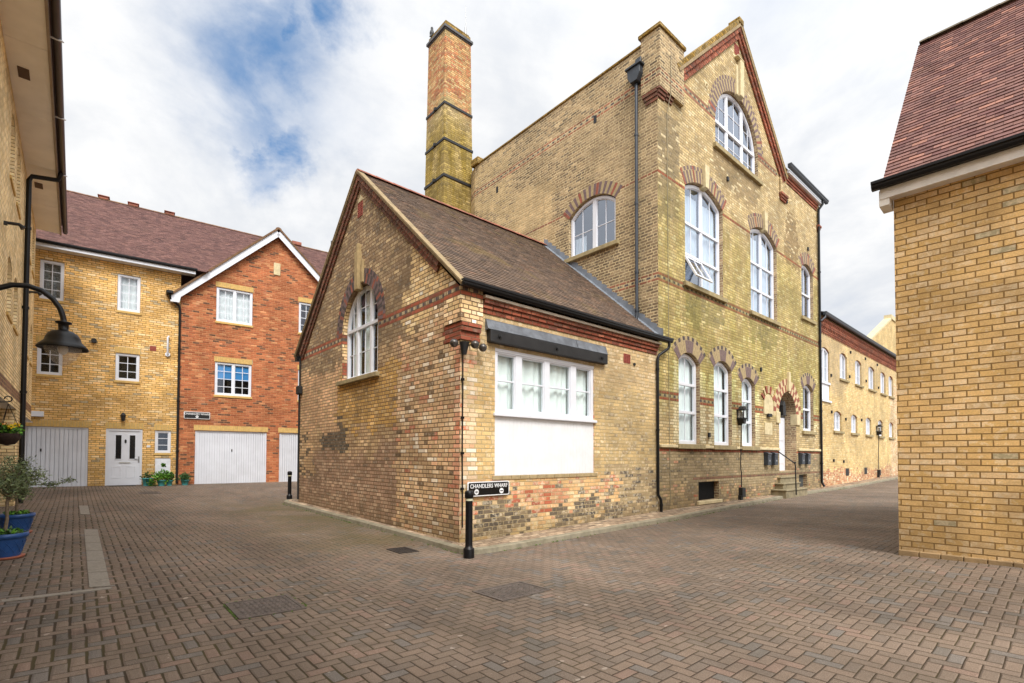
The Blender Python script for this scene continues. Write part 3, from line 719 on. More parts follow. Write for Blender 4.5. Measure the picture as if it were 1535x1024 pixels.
# verges: moulded brick under a mortar-bedded tile edge
def slope_strip(mb,M,p0,p1,w0,w1,d0,d1,m=0):
    a=Vector(p0);b=Vector(p1); t=(b-a).normalized(); n=Vector((-t.y,t.x))
    if n.y<0: n=-n
    q=[a+n*w0,b+n*w0,b+n*w1,a+n*w1]
    mb.mprism(M,[(p.x,p.y) for p in q],d0,d1,m)
E0=(-.16,zE-.03); E1=(ARX,ARZ-.02); E2=(AW+.2,zE-.03)
vm=MB()
for A_,B_ in ((E0,E1),(E2,E1)):
    slope_strip(vm,SIDE,A_,B_,-.01,.03,-.05,.105,1); 
    slope_strip(vm,SIDE,A_,B_,.03,.055,-.02,.118,2)
vm.build('verge',[VR,MORTY,MORTY],AX)
vb=MB()
def brick_slope(mb,M,A_,B_,w0,w1,d1,step=.112,m=0):
    a=Vector(A_);b=Vector(B_);L=(b-a).length;t=(b-a)/L;s=0
    while s<L-.02:
        e=min(s+step-.008,L); slope_strip(mb,M,tuple(a+t*s),tuple(a+t*e),w0,w1,-.02,d1+random.uniform(-.003,.003),m); s+=step
a=Vector(E0);b=Vector(E1);t=(b-a).normalized()
st0=a+t*.95
brick_slope(vb,SIDE,tuple(st0),E1,-.13,-.02,.075); brick_slope(vb,SIDE,tuple(st0),E1,-.235,-.135,.04,.225)
brick_slope(vb,SIDE,(AW-.1,4.62-.13),E1,-.13,-.02,.075); brick_slope(vb,SIDE,(AW-.1,4.62-.13),E1,-.235,-.135,.04,.225)
vb.build('verge_brickwork',REDD,AX,bevel=.003)
k=MB(); k.mbox(SIDE,AW-.02,AW+.12,4.28,4.42,-.1,.12); k.build('eaves_gutter_end',BLACK,AX)
# arched gable window
cu=4.02
window(AX,SIDE,3.09,4.95,3.36,arch=(4.6,.88),rec=.11,fw=.075,mull=[(3.66,.1),(4.38,.1)],trans=[(4.55,.075)],
  bu=[(4.02,3.36,None),(3.38,3.36,None),(4.66,3.36,None)],bz=[(3.98,3.15,3.62),(3.98,3.7,4.34),(3.98,4.42,4.9),(5.02,3.7,4.34),(4.98,3.3,3.62),(4.98,4.42,4.7)],
  cur=[(3.12,3.6,3.3,5.3),(3.85,4.25,3.3,5.4),(4.5,4.92,3.3,5.2)],sill=(2.98,5.13,.10,.09),label='tall round-headed white sash window')
pat=lambda i,n,r: (3 if i%2 else 1) if r==0 and (i<5 or i>n-6) else ((0 if i%3 else 1) if r==0 else (0 if i%2 else 1))
voussoirs(AX,SIDE,(4.6,.9),3.07,4.97,lambda i,n,r:(1 if (i*7+r*3)%5==0 else (0 if (i+r)%2 else 3)),mats=[VD,VR,VB,VK,MORTARD],extend=.12)
k=MB(); k.mbox(SIDE,3.93,4.11,5.36,6.25,-.05,.10); k.mbox(SIDE,3.97,4.07,6.25,6.44,-.05,.08); k.mbox(SIDE,3.78,3.88,5.5,6.02,-.05,.05); k.build('keystone',plain('keystone_stone',lin(168,146,104),.9,var=.14,scale=10,bump=.006,dirt=.5,dirtcol=lin(120,96,56)),AX,bevel=.015,seg=2)
def vent(root,M,u0,u1,z0,z1,mat=VENTR,nu=3,nz=6,name='air_brick'):
    mb=MB(); mb.mbox(M,u0,u1,z0,z1,-.03,.002)
    du=(u1-u0)/nu; dz=(z1-z0)/nz
    for i in range(nu+1): mb.mbox(M,u0+i*du-.007,u0+i*du+.007,z0,z1,0,.011)
    for i in range(nz+1): mb.mbox(M,u0,u1,z0+i*dz-.006,z0+i*dz+.006,0,.010)
    return mb.build(name,mat,root)
vent(AX,SIDE,3.9,4.14,7.1,7.42); k=MB(); k.mprism(SIDE,[(3.87,7.45),(4.17,7.45),(4.02,7.6)],0,.01); k.build('vent_hood',STONEL,AX)
vent(AX,FRONT,4.58,4.82,3.72,3.92)
k=MB(); k.tube([(4.98,.02,3.72),(4.98,-.03,3.72)],.035,10); k.build('vent_cap',BLACKM,AX)
# wide casement window with boarding below
zs=2.42
wn=window(AX,FRONT,.76,3.53,2.31,3.5,rec=.03,fw=.085,mull=[(1.365,.17),(2.12,.15),(2.9,.17)],trans=[],bz=[2.93],
  cur=[(.8,3.5,2.33,3.46)],bar=.026,depth=.09,label='wide white four-light casement')
k=MB(); k.mbox(FRONT,.72,3.58,2.27,2.325,-.03,.045); k.build('sill',WHITE,wn,bevel=.008)
k=MB(); k.mbox(FRONT,.76,3.53,3.44,3.555,-.08,-.012); k.build('head_board',WHITE,wn,bevel=.005)
k=MB(); u=.76
while u<3.52:
    e=min(u+.092,3.53); k.mbox(FRONT,u+.004,e-.004,1.2,2.275,-.07,-.027); u+=.0925
k.mbox(FRONT,.76,3.53,1.2,2.275,-.1,-.03)
k.build('boarded_panel',WHITEB,AX)
k=MB(); u=.7
while u<3.6:
    e=min(u+.225,3.62); k.mbox(FRONT,u,e-.008,1.125,1.2,-.1,.02); u+=.225
k.build('brick_sill',VB,AX,bevel=.006)
# timber beam with lead cover
k=MB(); k.mbox(FRONT,.57,3.86,3.565,3.78,-.02,.11); bo=k.build('timber_beam',BEAM,AX,bevel=.012,seg=2)
k=MB(); k.mprism(lambda u,z,d:(d,-u,z),[(-.02,3.785),(.115,3.785),(.09,3.80),(.035,3.97),(-.02,3.98)],.53,1.75); k.mprism(lambda u,z,d:(d,-u,z),[(-.02,3.785),(.11,3.785),(.085,3.80),(.03,3.975),(-.02,3.985)],1.755,2.9); k.mprism(lambda u,z,d:(d,-u,z),[(-.02,3.785),(.115,3.785),(.09,3.80),(.035,3.97),(-.02,3.98)],2.905,3.89)
k.build('lead_cover',BEAMTOP,bo,bevel=.006)
for u in (.78,2.25,3.66):
    k=MB(); k.tube([(u,-.1,3.68),(u,-.135,3.68)],.035,10); k.tube([(u,-.13,3.68),(u,-.15,3.68)],.018,8); k.build('bolt',BLACKM,bo)
# floodlights, junction box and cable at the corner
def ball(mb,c,r,m=0,n=14,sq=1.): mb.lathe([(r*math.sin(PI*i/8)+.0001,-r*math.cos(PI*i/8)*sq) for i in range(9)],c,n,m)
STEELB=plain('grey_lamp_ball',lin(84,80,76),.35,var=.25,scale=30,metal=.6)
for c in ((-.17,-.06,3.43),(.18,-.17,3.44),(.35,-.17,3.41)):
    k=MB(); ball(k,c,.072); k.tube([c,(c[0]*.5+.02 if c[0]<0 else c[0],0.0,c[2]+.02)],.012,6); k.tube([(c[0],c[1],c[2]-.01),(c[0]-.02,c[1]-.06,c[2]-.03)],.035,10); k.build('floodlight',STEELB,AX)
k=MB(); k.tube([(.02,-.09,3.47),(.02,-.08,3.26)],.07,10,radii=[.085,.04]); k.build('junction_box',BLACKM,AX,bevel=.01)
k=MB(); k.tube([(.03,-.03,3.35),(.035,-.03,2.6),(.03,-.03,1.6),(.04,-.03,.9),(.04,-.03,.35)],.012,8)
for z in (2.85,2.2,1.6,1.0): k.box(.01,.06,-.045,0,z-.02,z+.02)
k.build('cable',BLACK,AX)
# small pipe and lamp on the far end of the gable wall
pipe(AX,[(-.04,7.9,4.35),(-.04,7.9,3.5),(-.04,7.93,3.4),(-.04,7.93,.3)],.025,BLACKM)
k=MB(); k.mbox(SIDE,7.75,7.95,3.3,3.55,0,.14); k.build('lantern',BLACKM,AX,bevel=.03)
# stepped lead flashing against the tower flank
k=MB(); 
for i in range(24):
    s=i/24; y=-.14+(run+.0)*s; z=zE+rise*s; y2=-.14+run*(s+1/24); z2=zE+rise*(s+1/24)
    k.add([(AL-.035,y,z+.05),(AL-.035,y2,z2+.05),(AL-.035,y2,z2+.21),(AL-.035,y,z2+.13)],[(0,1,2,3)])
    k.add([(AL-.15,y,z+.035),(AL-.15,y2,z2+.035),(AL-.03,y2,z2+.06),(AL-.03,y,z+.06)],[(0,1,2,3)])
k.build('lead_flashing',LEAD,AX)

# ------------------------------------------------------------------ TOWER
TW=thing('brick_tower_building','tall three-storey brick building with pointed gable, red string courses and green-tinged front','building',(10.9,6.9,0))
FW=11.65; FD=7.65; TOP=12.32
ga=(4.5,15.0)   # gable apex
def lp(u0,u1,z0,zs,r,n=14): return loop(u0,u1,z0,arch=(zs,r),n=n)
tw=[(.94,2.04,1.88,4.1,.25),(2.84,3.95,1.88,4.12,.25),(4.62,5.57,1.88,3.85,.22),(9.79,10.9,2.54,4.13,.23),
    (1.3,3.45,6.22,8.86,.34),(5.33,7.43,6.22,8.86,.34),(9.78,11.02,6.9,8.78,.26),(3.03,5.97,10.68,11.5,1.34)]
door=(7.5,9.08,1.05,3.0,.88)
grilles=[(1.93,3.1,.34,.86),(9.3,10.15,.42,.9)]
mb=MB()
holes=[lp(*t) for t in tw[:-1]]+[lp(*tw[-1],n=24)]+[lp(*door,n=18)]+[loop(a,b,c,d) for a,b,c,d in grilles]
wall(mb,FRONT,[(0,-.4),(FW,-.4),(FW,11.9),(8.0,11.9),(7.75,11.95),ga,(1.1,11.78),(1.1,TOP),(0,TOP)],holes,.2,0,1)
FH=loop(1.3,3.0,7.37,arch=(8.57,.36),n=16)
wall(mb,SIDE,[(0,-.4),(FD,-.4),(FD,12.2),(0,12.2)],[FH],.16,2)
mb.add([(FW,0,-.4),(FW,10,-.4),(FW,10,11.9),(FW,0,11.9)],[(0,1,2,3)],0)
mb.add([(0,FD,-.4),(0,FD,12.2),(1,FD+3,12.2),(1,FD+3,-.4)],[(0,1,2,3)],2); mb.add([(1,FD+2.35,-.4),(FW,FD+2.35,-.4),(FW,FD+2.35,12),(1,FD+2.35,12)],[(0,1,2,3)],2)
# door reveal is deeper
u0,u1,z0,zsp,rr=door
L=lp(*door,n=18)
for i in range(len(L)):
    a,b=L[i],L[(i+1)%len(L)]
    uv=[(0.2,a[1]),(.2,b[1]),(.44,b[1]),(.44,a[1])]
    mb.add([FRONT(a[0],a[1],-.2),FRONT(b[0],b[1],-.2),FRONT(b[0],b[1],-.44),FRONT(a[0],a[1],-.44)],[(0,1,2,3)],1,[uv])
mb.build('wall',[T_FRONT,T_QUOIN,T_FLANK],TW)
liner=MB(); liner.box(1.0,FW-.6,1.2,FD-.5,.2,11.6); liner.build('interior_shade_liner',LINERD,TW)  # dark box added as interior shade behind the tower windows
# corner pilaster with stepped corbels
k=MB(); k.box(-.07,1.1,-.11,.44,10.86,TOP+.02); k.build('corner_pilaster',T_FLANK,TW)
k=MB()
for i,(x0,x1,zt) in enumerate(((-.06,.32,10.55),(.33,.66,10.72),(.67,1.0,10.9))):
    for j,p in enumerate((.10,.07,.04)): k.box(x0 if i else -.065+.02*j,x1-.02*j,-p,.0,zt+.07-.08*(j+1)+(.12 if i==0 else .0)+.14,zt+.07-.08*j+(.12 if i==0 else .0)+.135)
for j,p in enumerate((.065,.045,.025)): k.box(-p,.0,-.02,.42-.04*j,10.86-.1*(j+1),10.86-.1*j-.005)
k.build('brick_corbel',REDD,TW,bevel=.005)
k=MB(); k.box(-.12,1.15,-.16,.5,TOP+.02,TOP+.12); k.box(-.05,1.05,-.09,.4,TOP+.12,TOP+.17); k.box(-.04,.32,.45,FD+.1,12.2,12.26); k.box(-.1,.35,FD-.3,FD+.12,12.2,12.45)
k.build('coping',COPING_BRICK,TW,bevel=.02,seg=2)
k=MB(); k.box(.02,1.08,.02,.45,11,TOP); k.box(.25,.3,0.02,FD,11.5,12.19); k.build('parapet',T_FLANK,TW)
# gable verge
vb=MB()
fl=(.88,11.68); fr=(8.12,11.5)
brick_slope(vb,FRONT,fl,ga,-.12,.0,.10,.112,0); brick_slope(vb,FRONT,fl,ga,-.27,-.125,.055,.112,0); 
brick_slope(vb,FRONT,fr,ga,-.12,.0,.10,.112,0); brick_slope(vb,FRONT,fr,ga,-.27,-.125,.055,.112,0)
vb.build('verge_brickwork',REDW,TW,bevel=.003)
vm=MB()
for A_ in (fl,fr):
    slope_strip(vm,FRONT,A_,ga,.0,.08,-.2,.135,0); slope_strip(vm,FRONT,A_,ga,.08,.20,-.22,.12,1)
slope_strip(vm,FRONT,(4.35,14.96),(4.65,14.96),.1,.26,-.2,.15,1)
vm.build('gable_coping',[MORTY,COPING_BRICK],TW,bevel=.01)
mb=MB(); rnd=[]
za=15.08; L2=math.hypot(ga[0]-.9,za-11.7); sx,sz=(ga[0]-.9)/L2,(za-11.7)/L2
tiles(mb,rnd,(.9,.2,11.75),(0,1,0),(sx,0,sz),(-sz,0,sx),FD-.2,L2,gauge=.2,tw=.33)
tiles(mb,rnd,(8.1,.2,11.75),(0,1,0),(-sx,0,sz),(sz,0,sx),FD-.2,L2,gauge=.2,tw=.33)
mb.add([(.9,.15,11.72),(.9,FD+2,11.72),(4.5,FD+2,za-.03),(4.5,.15,za-.03),(8.1,.15,11.72),(8.1,FD+2,11.72)],[(0,1,2,3),(4,5,2,3)]); rnd+=[.5,.5]
mb.add([(7.9,-.05,12.0),(FW+.05,-.05,12.0),(FW+.05,4,13.9),(7.0,4,13.9)],[(0,1,2,3)]); rnd+=[.4]
mb.build('roof',TILE_A,TW,rnd=rnd)
# small kneelers right of the gable
k=MB(); k.box(7.72,8.25,-.05,.0,10.95,11.95); k.build('kneeler_block',T_FRONT,TW)
k=MB(); k.box(FW-.15,FW+.08,-.03,.4,11.1,11.95); k.build('kneeler_block',T_FRONT,TW)
for x0,x1 in ((7.68,8.28),(FW-.18,FW+.12)):
    k=MB()
    for j,p in enumerate((.11,.08,.05)): k.box(x0+.03*j,x1-.03*j,-p,.0,10.93-.08*(j+1),10.93-.08*j)
    k.build('brick_corbel',REDW,TW,bevel=.004)
k=MB()
for z0,z1,p in ((11.5,11.58,.03),(11.585,11.67,.06),(11.675,11.75,.09)): k.box(8.27,FW-.2,-p,.02,z0,z1)
k.build('brick_cornice',REDW,TW,bevel=.003)
k=MB(); k.box(8.2,FW+.05,-.17,0,11.76,11.86); k.build('fascia',WHITE,TW)
gutter(FRONT,8.05,FW+.4,12.02,TW,d0=.17,w=.13,h=.13,mat=SLATEG)
# right downpipe
pipe(TW,[(FW-.05,-.2,11.9),(FW-.05,-.2,11.75),(FW-.12,-.08,11.55),(FW-.12,-.07,11.4),(FW-.1,-.07,3.),(FW-.1,-.07,.55),(FW-.1,-.16,.38)],.045,SLATEG if 0 else BLACK,collars=[(FW-.11,-.07,z) for z in (9,6.2,3.4,1.3)])
# flank downpipe and hopper
HP=plain('hopper_grey',lin(44,50,58),.45,var=.15)
k=MB(); k.mprism(SIDE,[(.47,11.25),(.67,11.25),(.76,11.42),(.76,11.62),(.38,11.62),(.38,11.42)],0,.22); k.mbox(SIDE,.33,.81,11.62,11.68,0,.26); k.mbox(SIDE,.42,.6,11.68,11.9,0,.1); k.build('hopper',HP,TW,bevel=.01)
pipe(TW,[(-.09,.57,11.3),(-.09,.57,8),(-.09,.57,5.2),(-.14,.57,4.98)],.042,HP,collars=[(-.09,.57,z) for z in (9.9,8.1,6.3,5.3)])
# windows of the tower
LB=[VD,VR,VB,VK,MORTAR]
def vp(kind):
    if kind=='lower': return lambda i,n,r: 3 if (r==1 and i%2==0) else (2 if r==1 else (0 if (i<2 or i>n-3 or abs(i-(n-1)/2)<2.1) else 2))
    if kind=='upper': return lambda i,n,r: (0 if (i+r)%2 else 2) if (i*5)%7 else 1
    if kind=='big': return lambda i,n,r: (0 if (i+r)%2 else 2) if (i%5 or 6<i<n-7) else 1
for i,t in enumerate(tw[:4]):
    u0,u1,z0,zsp,r=t; c=(u0+u1)/2
    if i<3:
        tr=[(z0+(zsp-z0)*.39,.075),(z0+(zsp-z0)*.73,.075)]
        cur=[(u0+.03,u1-.03,z0,zsp+r*.8)]
    else: tr=[(z0+.85,.08)]; cur=None
    window(TW,FRONT,u0+.02,u1-.02,z0+.01,arch=(zsp-.01,r-.015),rec=.1,fw=.085,trans=tr,bu=[c],cur=cur,sill=(u0-.14,u1+.14,.13,.09))
    voussoirs(TW,FRONT,(zsp,r),u0,u1,vp('lower'),t1=.33,t2=.11,mats=LB,w=.078)
for i,t in enumerate(tw[4:7]):
    u0,u1,z0,zsp,r=t; c=(u0+u1)/2
    if i<2:
        ml=[(c,.11)]; tr=[(z0+.86,.075),(z0+1.72,.075)]; bu=[c-(u1-u0)/4,c+(u1-u0)/4]
        if i==0: bu=[(c-(u1-u0)/4,z0+.9,None),c+(u1-u0)/4]
    else: ml=[]; tr=[(z0+.98,.07)]; bu=[c]
    w_=window(TW,FRONT,u0+.02,u1-.02,z0+.01,arch=(zsp-.01,r-.015),rec=.1,fw=.085,mull=ml,trans=tr,bu=bu,glass=GLASSR,sill=(u0-.12,u1+.12,.13,.09),
         cur=[(u0+.05,c-.05,z0+.9 if i==0 else z0,zsp),(c+.2,u1-.05,z0,zsp)] if i<2 else None)
    voussoirs(TW,FRONT,(zsp,r),u0,u1,vp('upper'),t1=.33,t2=.11,mats=LB,w=.08)
    if i==0: F1W=w_
# tilted-out hopper sash
k=MB(); a0,a1=1.42,2.3; hh=.72; zt=7.0
tilt=lambda u,z,d:(u,-(-.1)-.10-(zt-z)*.5-d,z)   # leans outwards towards the bottom
def TM(u,z,d):
    s=zt-z; return (u,.09-s*.47-d,zt-s*.88)
L=[(a0,zt-hh),(a1,zt-hh),(a1,zt),(a0,zt)]; k.ring(TM,L,inset(L,.06),-.03,.03); k.mbox(TM,(a0+a1)/2-.013,(a0+a1)/2+.013,zt-hh+.03,zt-.03,-.02,.02)
hs=k.build('open_sash',WHITE,F1W,bevel=.004)
k=MB(); k.add([TM(*q,0) for q in L],[(0,1,2,3)]); k.build('sash_glass',GLASSR,F1W)
for u in (2.375,6.38):
    k=MB(); k.mprism(FRONT,[(u-.09,9.12),(u+.09,9.12),(u+.13,9.78),(u-.13,9.78)],-.1,.09); k.build('keystone',STONEL,TW,bevel=.01)
# gable window
u0,u1,z0,zsp,r=tw[7]
window(TW,FRONT,u0+.02,u1-.02,z0+.01,arch=(zsp-.01,r-.015),rec=.1,fw=.09,mull=[(3.98,.12),(5.02,.12)],trans=[(11.55,.09)],
   bu=[(3.5,10.68,None),(4.5,10.68,None),(5.5,10.68,None)],bz=[(11.12,3.1,3.92),(11.12,4.05,4.95),(11.12,5.08,5.9),(12.1,3.3,3.92),(12.15,4.05,4.95),(12.1,5.08,5.7)],glass=GLASSR,sill=(u0-.15,u1+.15,.14,.1),label='large round-headed white gable window')
voussoirs(TW,FRONT,(zsp,r),u0,u1,vp('big'),t1=.33,t2=.11,mats=LB,w=.082)
k=MB(); k.mbox(FRONT,4.33,4.45,12.8,13.75,-.05,.06); k.mbox(FRONT,4.48,4.72,12.8,13.95,-.05,.12); k.mbox(FRONT,4.28,4.72,13.95,14.0,-.05,.13); k.build('keystone',STONEL,TW,bevel=.02,seg=2)
vent(TW,FRONT,4.3,4.62,14.12,14.45)
# flank window
window(TW,SIDE,1.32,2.98,7.38,arch=(8.56,.345),rec=.08,fw=.075,mull=[(2.1,.13)],trans=[],bu=[1.72,2.56],bz=[8.05],glass=GLASSR,sill=(1.18,3.12,.12,.1),cur=[(2.5,2.95,7.4,8.0)])
voussoirs(TW,SIDE,(8.57,.36),1.3,3.0,vp('upper'),t1=.33,t2=.0,outer=False,mats=LB,w=.08,proud=.008)
# stone string at sill height of the ground floor
for a,b in ((0.02,.8),(2.18,2.7),(4.09,4.48),(5.71,7.42),(9.2,11.5)):
    k=MB(); k.mbox(FRONT,a,b,1.78,1.86,0,.07); k.build('stone_string',STONEL,TW,bevel=.012)
# door with steps
dr=MB(); dr.mbox(FRONT,7.55,9.03,1.05,3.0,-.43,-.38); 
for a,b,c,d in ((7.72,8.2,1.3,2.0),(8.38,8.86,1.3,2.0),(7.72,8.2,2.15,2.85),(8.38,8.86,2.15,2.85)): dr.mbox(FRONT,a,b,c,d,-.385,-.365)
do=dr.build('door',WHITE,TW,bevel=.005)
k=MB(); k.tube([FRONT(7.75,2.05,-.37),FRONT(7.75,2.05,-.32)],.03,10); k.build('handle',CHROME,do)
k=MB(); k.mprism(FRONT,lp(7.5,9.08,3.0,3.02,.85)[0:],-.42,-.37); k.build('fanlight',GLASSR,do)
DM=[VR,VC,VD,MORTAR]
voussoirs(TW,FRONT,(3.0,.88),7.5,9.08,lambda i,n,r:(0 if (i+r)%2 else 1),t1=.25,t2=.22,w=.11,mats=DM,name='door_arch')
k=MB(); k.mprism(FRONT,[(8.19,3.9),(8.39,3.9),(8.36,4.6),(8.22,4.6)],-.02,.09); k.build('keystone',STONEL,TW,bevel=.02,seg=2)
for a,b in ((7.2,7.512),(9.068,9.4)):
    k=MB(); k.mbox(FRONT,a,b,2.72,3.12,-.2,.05); k.build('impost_block',STONEL,TW,bevel=.02,seg=2)
k=MB(); k.mbox(FRONT,7.62,7.85,3.0,3.35,-.2,.1); k.mprism(FRONT,[(7.6,3.35),(7.87,3.35),(7.735,3.52)],-.15,.1); k.tube([FRONT(7.73,3.5,-.02),FRONT(7.73,3.75,-.02)],.012,6); k.build('entrance_lantern',BLACKM,TW,bevel=.01)
k=MB()
gs=gz(18.9,6.2)
for p,z,a_,b_ in ((.5,.46,6.75,8.75),(.3,.66,7.05,8.6),(.12,.86,7.3,8.7),(-.02,1.04,7.53,9.05)):
    bk=.0 if z<1 else .42
    k.box(a_,b_,-p,bk,z-.045,z); k.box(a_+.03,b_-.03,-p+.03,bk,.1,z-.045)
k.build('steps',plain('step_stone',lin(136,124,96),.9,var=.18,scale=7,bump=.006,dirt=.5,dirtcol=lin(80,72,52)),TW,bevel=.01)
k=MB(); k.tube([(7.4,-.0,1.74),(7.4,-.5,1.36),(7.4,-.54,1.3),(7.4,-.56,.28)],.02,8); ball(k,(7.4,-.54,1.36),.035); k.build('handrail',BLACK,TW)
# blind niche beside the door
k=MB(); L=loop(6.22,6.95,2.98,arch=(3.35,.3)); k.mprism(FRONT,L,0,.03); k.mbox(FRONT,6.3,6.9,2.3,2.7,0,.012); n_=k.build('wall_niche',STONEL,TW,bevel=.01)
k=MB()
for i in range(7):
    a=PI*(.18+.64*i/6); c0=(6.585+.42*math.cos(a)*.95,3.25+.45*math.sin(a)); c1=(6.585+.66*math.cos(a)*.95,3.25+.70*math.sin(a)); w=.045
    n2=(-math.sin(a)*w,math.cos(a)*w); k.mprism(FRONT,[(c0[0]-n2[0],c0[1]-n2[1]),(c1[0]-n2[0],c1[1]-n2[1]),(c1[0]+n2[0],c1[1]+n2[1]),(c0[0]+n2[0],c0[1]+n2[1])],0,.035,i%2)
k.mbox(FRONT,6.45,6.72,2.9,3.0,0,.08,2); k.build('niche_surround',[VR,VC,BLACKM],n_)
# cellar grilles
for (a,b,c,d),mt in zip(grilles,(BLACKM,plain('grey_grille',lin(96,98,96),.6))):
    k=MB(); k.mbox(FRONT,a,b,c,d,-.19,-.15); n=int((b-a)/.05)
    for i in range(n): k.mbox(FRONT,a+i*.05,a+i*.05+.012,c,d,-.15,-.12)
    k.build('cellar_grille',mt,TW)
k=MB(); k.mbox(FRONT,1.85,3.2,.24,.335,-.05,.06); k.build('grille_sill',STONEL,TW,bevel=.01)
# letter boxes
def letter_box(u,z):
    k=MB(); k.mbox(FRONT,u,u+.27,z,z+.36,0,.14); k.mprism(lambda a,zz,d:(d,-a,zz),[(0,z+.36),(.17,z+.36),(.14,z+.40),(.0,z+.44)],u-.015,u+.285)
    k.mbox(FRONT,u+.05,u+.22,z+.27,z+.30,.14,.155); lb=k.build('letter_box',SLATEG,TW,bevel=.008)
    k=MB(); k.mbox(FRONT,u+.09,u+.18,z+.12,z+.17,.14,.144); k.build('name_plate',plain('dull_plate',lin(140,142,144),.5),lb)
for u in (6.2,6.75): letter_box(u,1.28)
for u in (9.25,9.85): letter_box(u,1.28)
def post_lantern(root,M,u,zt,zb,par='wall_lantern'):
    k=MB(); k.tube([M(u,zt-.35,.09),M(u,zt-1.6,.06),M(u+.03,zt-1.75,.05),M(u+.07,zt-1.85,.05),M(u+.07,zb+.3,.05)],.016,8)
    k.mbox(M,u-.02,u+.2,zb,zb+.28,0,.12); k.mbox(M,u-.06,u+.06,zb-.12,zb+.05,0,.1)
    k.mprism(M,[(u-.05,zt-.36),(u+.05,zt-.36),(u+.11,zt-.22),(u-.11,zt-.22)],0.02,.2)
    k.mbox(M,u-.13,u+.13,zt-.22,zt-.18,0.,.24)
    for a in (-.115,.095): 
        for d in (.01,.2): k.mbox(M,u+a,u+a+.02,zt-.18,zt+.05,d,d+.02)
    k.mbox(M,u-.05,u+.05,zt-.18,zt+.0,.08,.14)
    k.mbox(M,u-.14,u+.14,zt+.05,zt+.08,0.,.25); k.mprism(M,[(u-.12,zt+.08),(u+.12,zt+.08),(u+.05,zt+.17),(u-.05,zt+.17)],0.05,.2)
    k.mbox(M,u-.01,u+.01,zt-.4,zt-.3,0,.12)
    lo=k.build(par,BLACKM,root)
    g=MB(); g.mbox(M,u-.09,u+.09,zt-.18,zt+.05,.03,.19); g.build('lantern_glass',LENS,lo)
post_lantern(TW,FRONT,4.37,2.92,.33)
for u,z in ((5.95,4.36),(2.45,2.1),(10.4,9.6),(3.7,9.86),(8.3,10.75)):
    k=MB(); k.mbox(FRONT,u,u+.1,z,z+.13,0,.05); k.build('wall_vent',BLACKM,TW,bevel=.01)
for y,z in ((6.3,10.72),(1.95,10.98)):
    k=MB(); k.mbox(SIDE,y,y+.11,z,z+.22,0,.004); k.build('putlog_hole_shade',BLACKM,TW)  # flat black patch paints the shade inside the hole
for u,z in ((2.5,12.2),(8.75,10.95)):
    k=MB(); k.tube([FRONT(u,z,-.01),FRONT(u,z,.012)],.09,14); k.tube([FRONT(u,z,.0),FRONT(u,z,.05)],.03,8); k.build('flue_cover',STONEL,TW)
k=MB(); k.tube([FRONT(.42,11.9,.13),FRONT(.42,10.9,.13),FRONT(.42,10.4,.01),FRONT(.44,6,.012),FRONT(.46,2.2,.012),FRONT(.5,.4,.012)],.008,6); k.build('lightning_conductor',plain('dull_strip',lin(150,140,112),.6),TW)
k=MB(); k.mbox(FRONT,8.9,8.98,8.85+.2,10.0,0,.003); k.build('rust_stain',plain('soot_stain',lin(110,84,52),.95,var=.4,scale=20),TW)
bpy.data.objects.remove(bpy.data.objects['rust_stain'])
# ------------------------------------------------------------------ CHIMNEY
CH=thing('brick_chimney','tall square brick chimney with black iron bands, orange towards its top','chimney',(10.47,15.62,0))
k=MB(); hw=[(0,.66),(11.7,.645),(15,.60),(17.2,.575)]
v=[];
for z,w in hw: v+=[(-w,-w,z),(w,-w,z),(w,w,z),(-w,w,z)]
for i in range(3):
    for j in range(4):
        a,b=4*i+j,4*i+(j+1)%4; k.add([v[a],v[b],v[b+4],v[a+4]],[(0,1,2,3)])
k.build('shaft',C_BRICK,CH)
for z in (11.7,13.05,14.4):
    k=MB(); w=.645-(z-11.7)*.014; k.box(-w-.03,w+.03,-w-.03,w+.03,z-.05,z+.05); k.box(-w-.09,-w-.02,-.1,.0,z-.06,z+.06); k.build('iron_band',BLACKM,CH,bevel=.006)
k=MB(); w=.575; k.box(-w-.03,w+.03,-w-.03,w+.03,17.16,17.2); k.box(-w-.07,w+.07,-w-.07,w+.07,17.2,17.3); k.build('cap_band',plain('cap_lead',lin(82,82,84),.6,var=.2),CH,bevel=.01)
k=MB(); k.box(-w-.0,w,-w,w,17.3,17.48); k.box(-w+.04,w-.04,-w+.04,w-.04,17.48,17.56); k.build('cap',COPING_BRICK,CH,bevel=.02)
k=MB(); k.tube([(.42,-.45,17.5),(.42,-.45,17.85)],.035,8); k.tube([(.42,-.45,17.8),(.42,-.45,18.75)],.008,6); k.build('antenna',CHROME,CH)
# crow on the chimney
cr=MB(); cr.lathe([(.001,0),(.05,.03),(.085,.1),(.09,.17),(.07,.25),(.045,.3),(.05,.34),(.045,.39),(.001,.42)],(0,0,0),12)
cr.tube([(.0,-.03,.36),(.0,-.13,.34)],.018,6,radii=[.02,.004]); cr.tube([(.0,.03,.1),(.0,.14,-.05),(.0,.2,-.12)],.03,6,radii=[.05,.035,.02])
co=cr.build('crow',CROW); co.location=(9.95,16.05,17.49); co.rotation_euler=(0,0,2.2); tag(co,'black bird perched on the far left edge of the chimney top','bird')

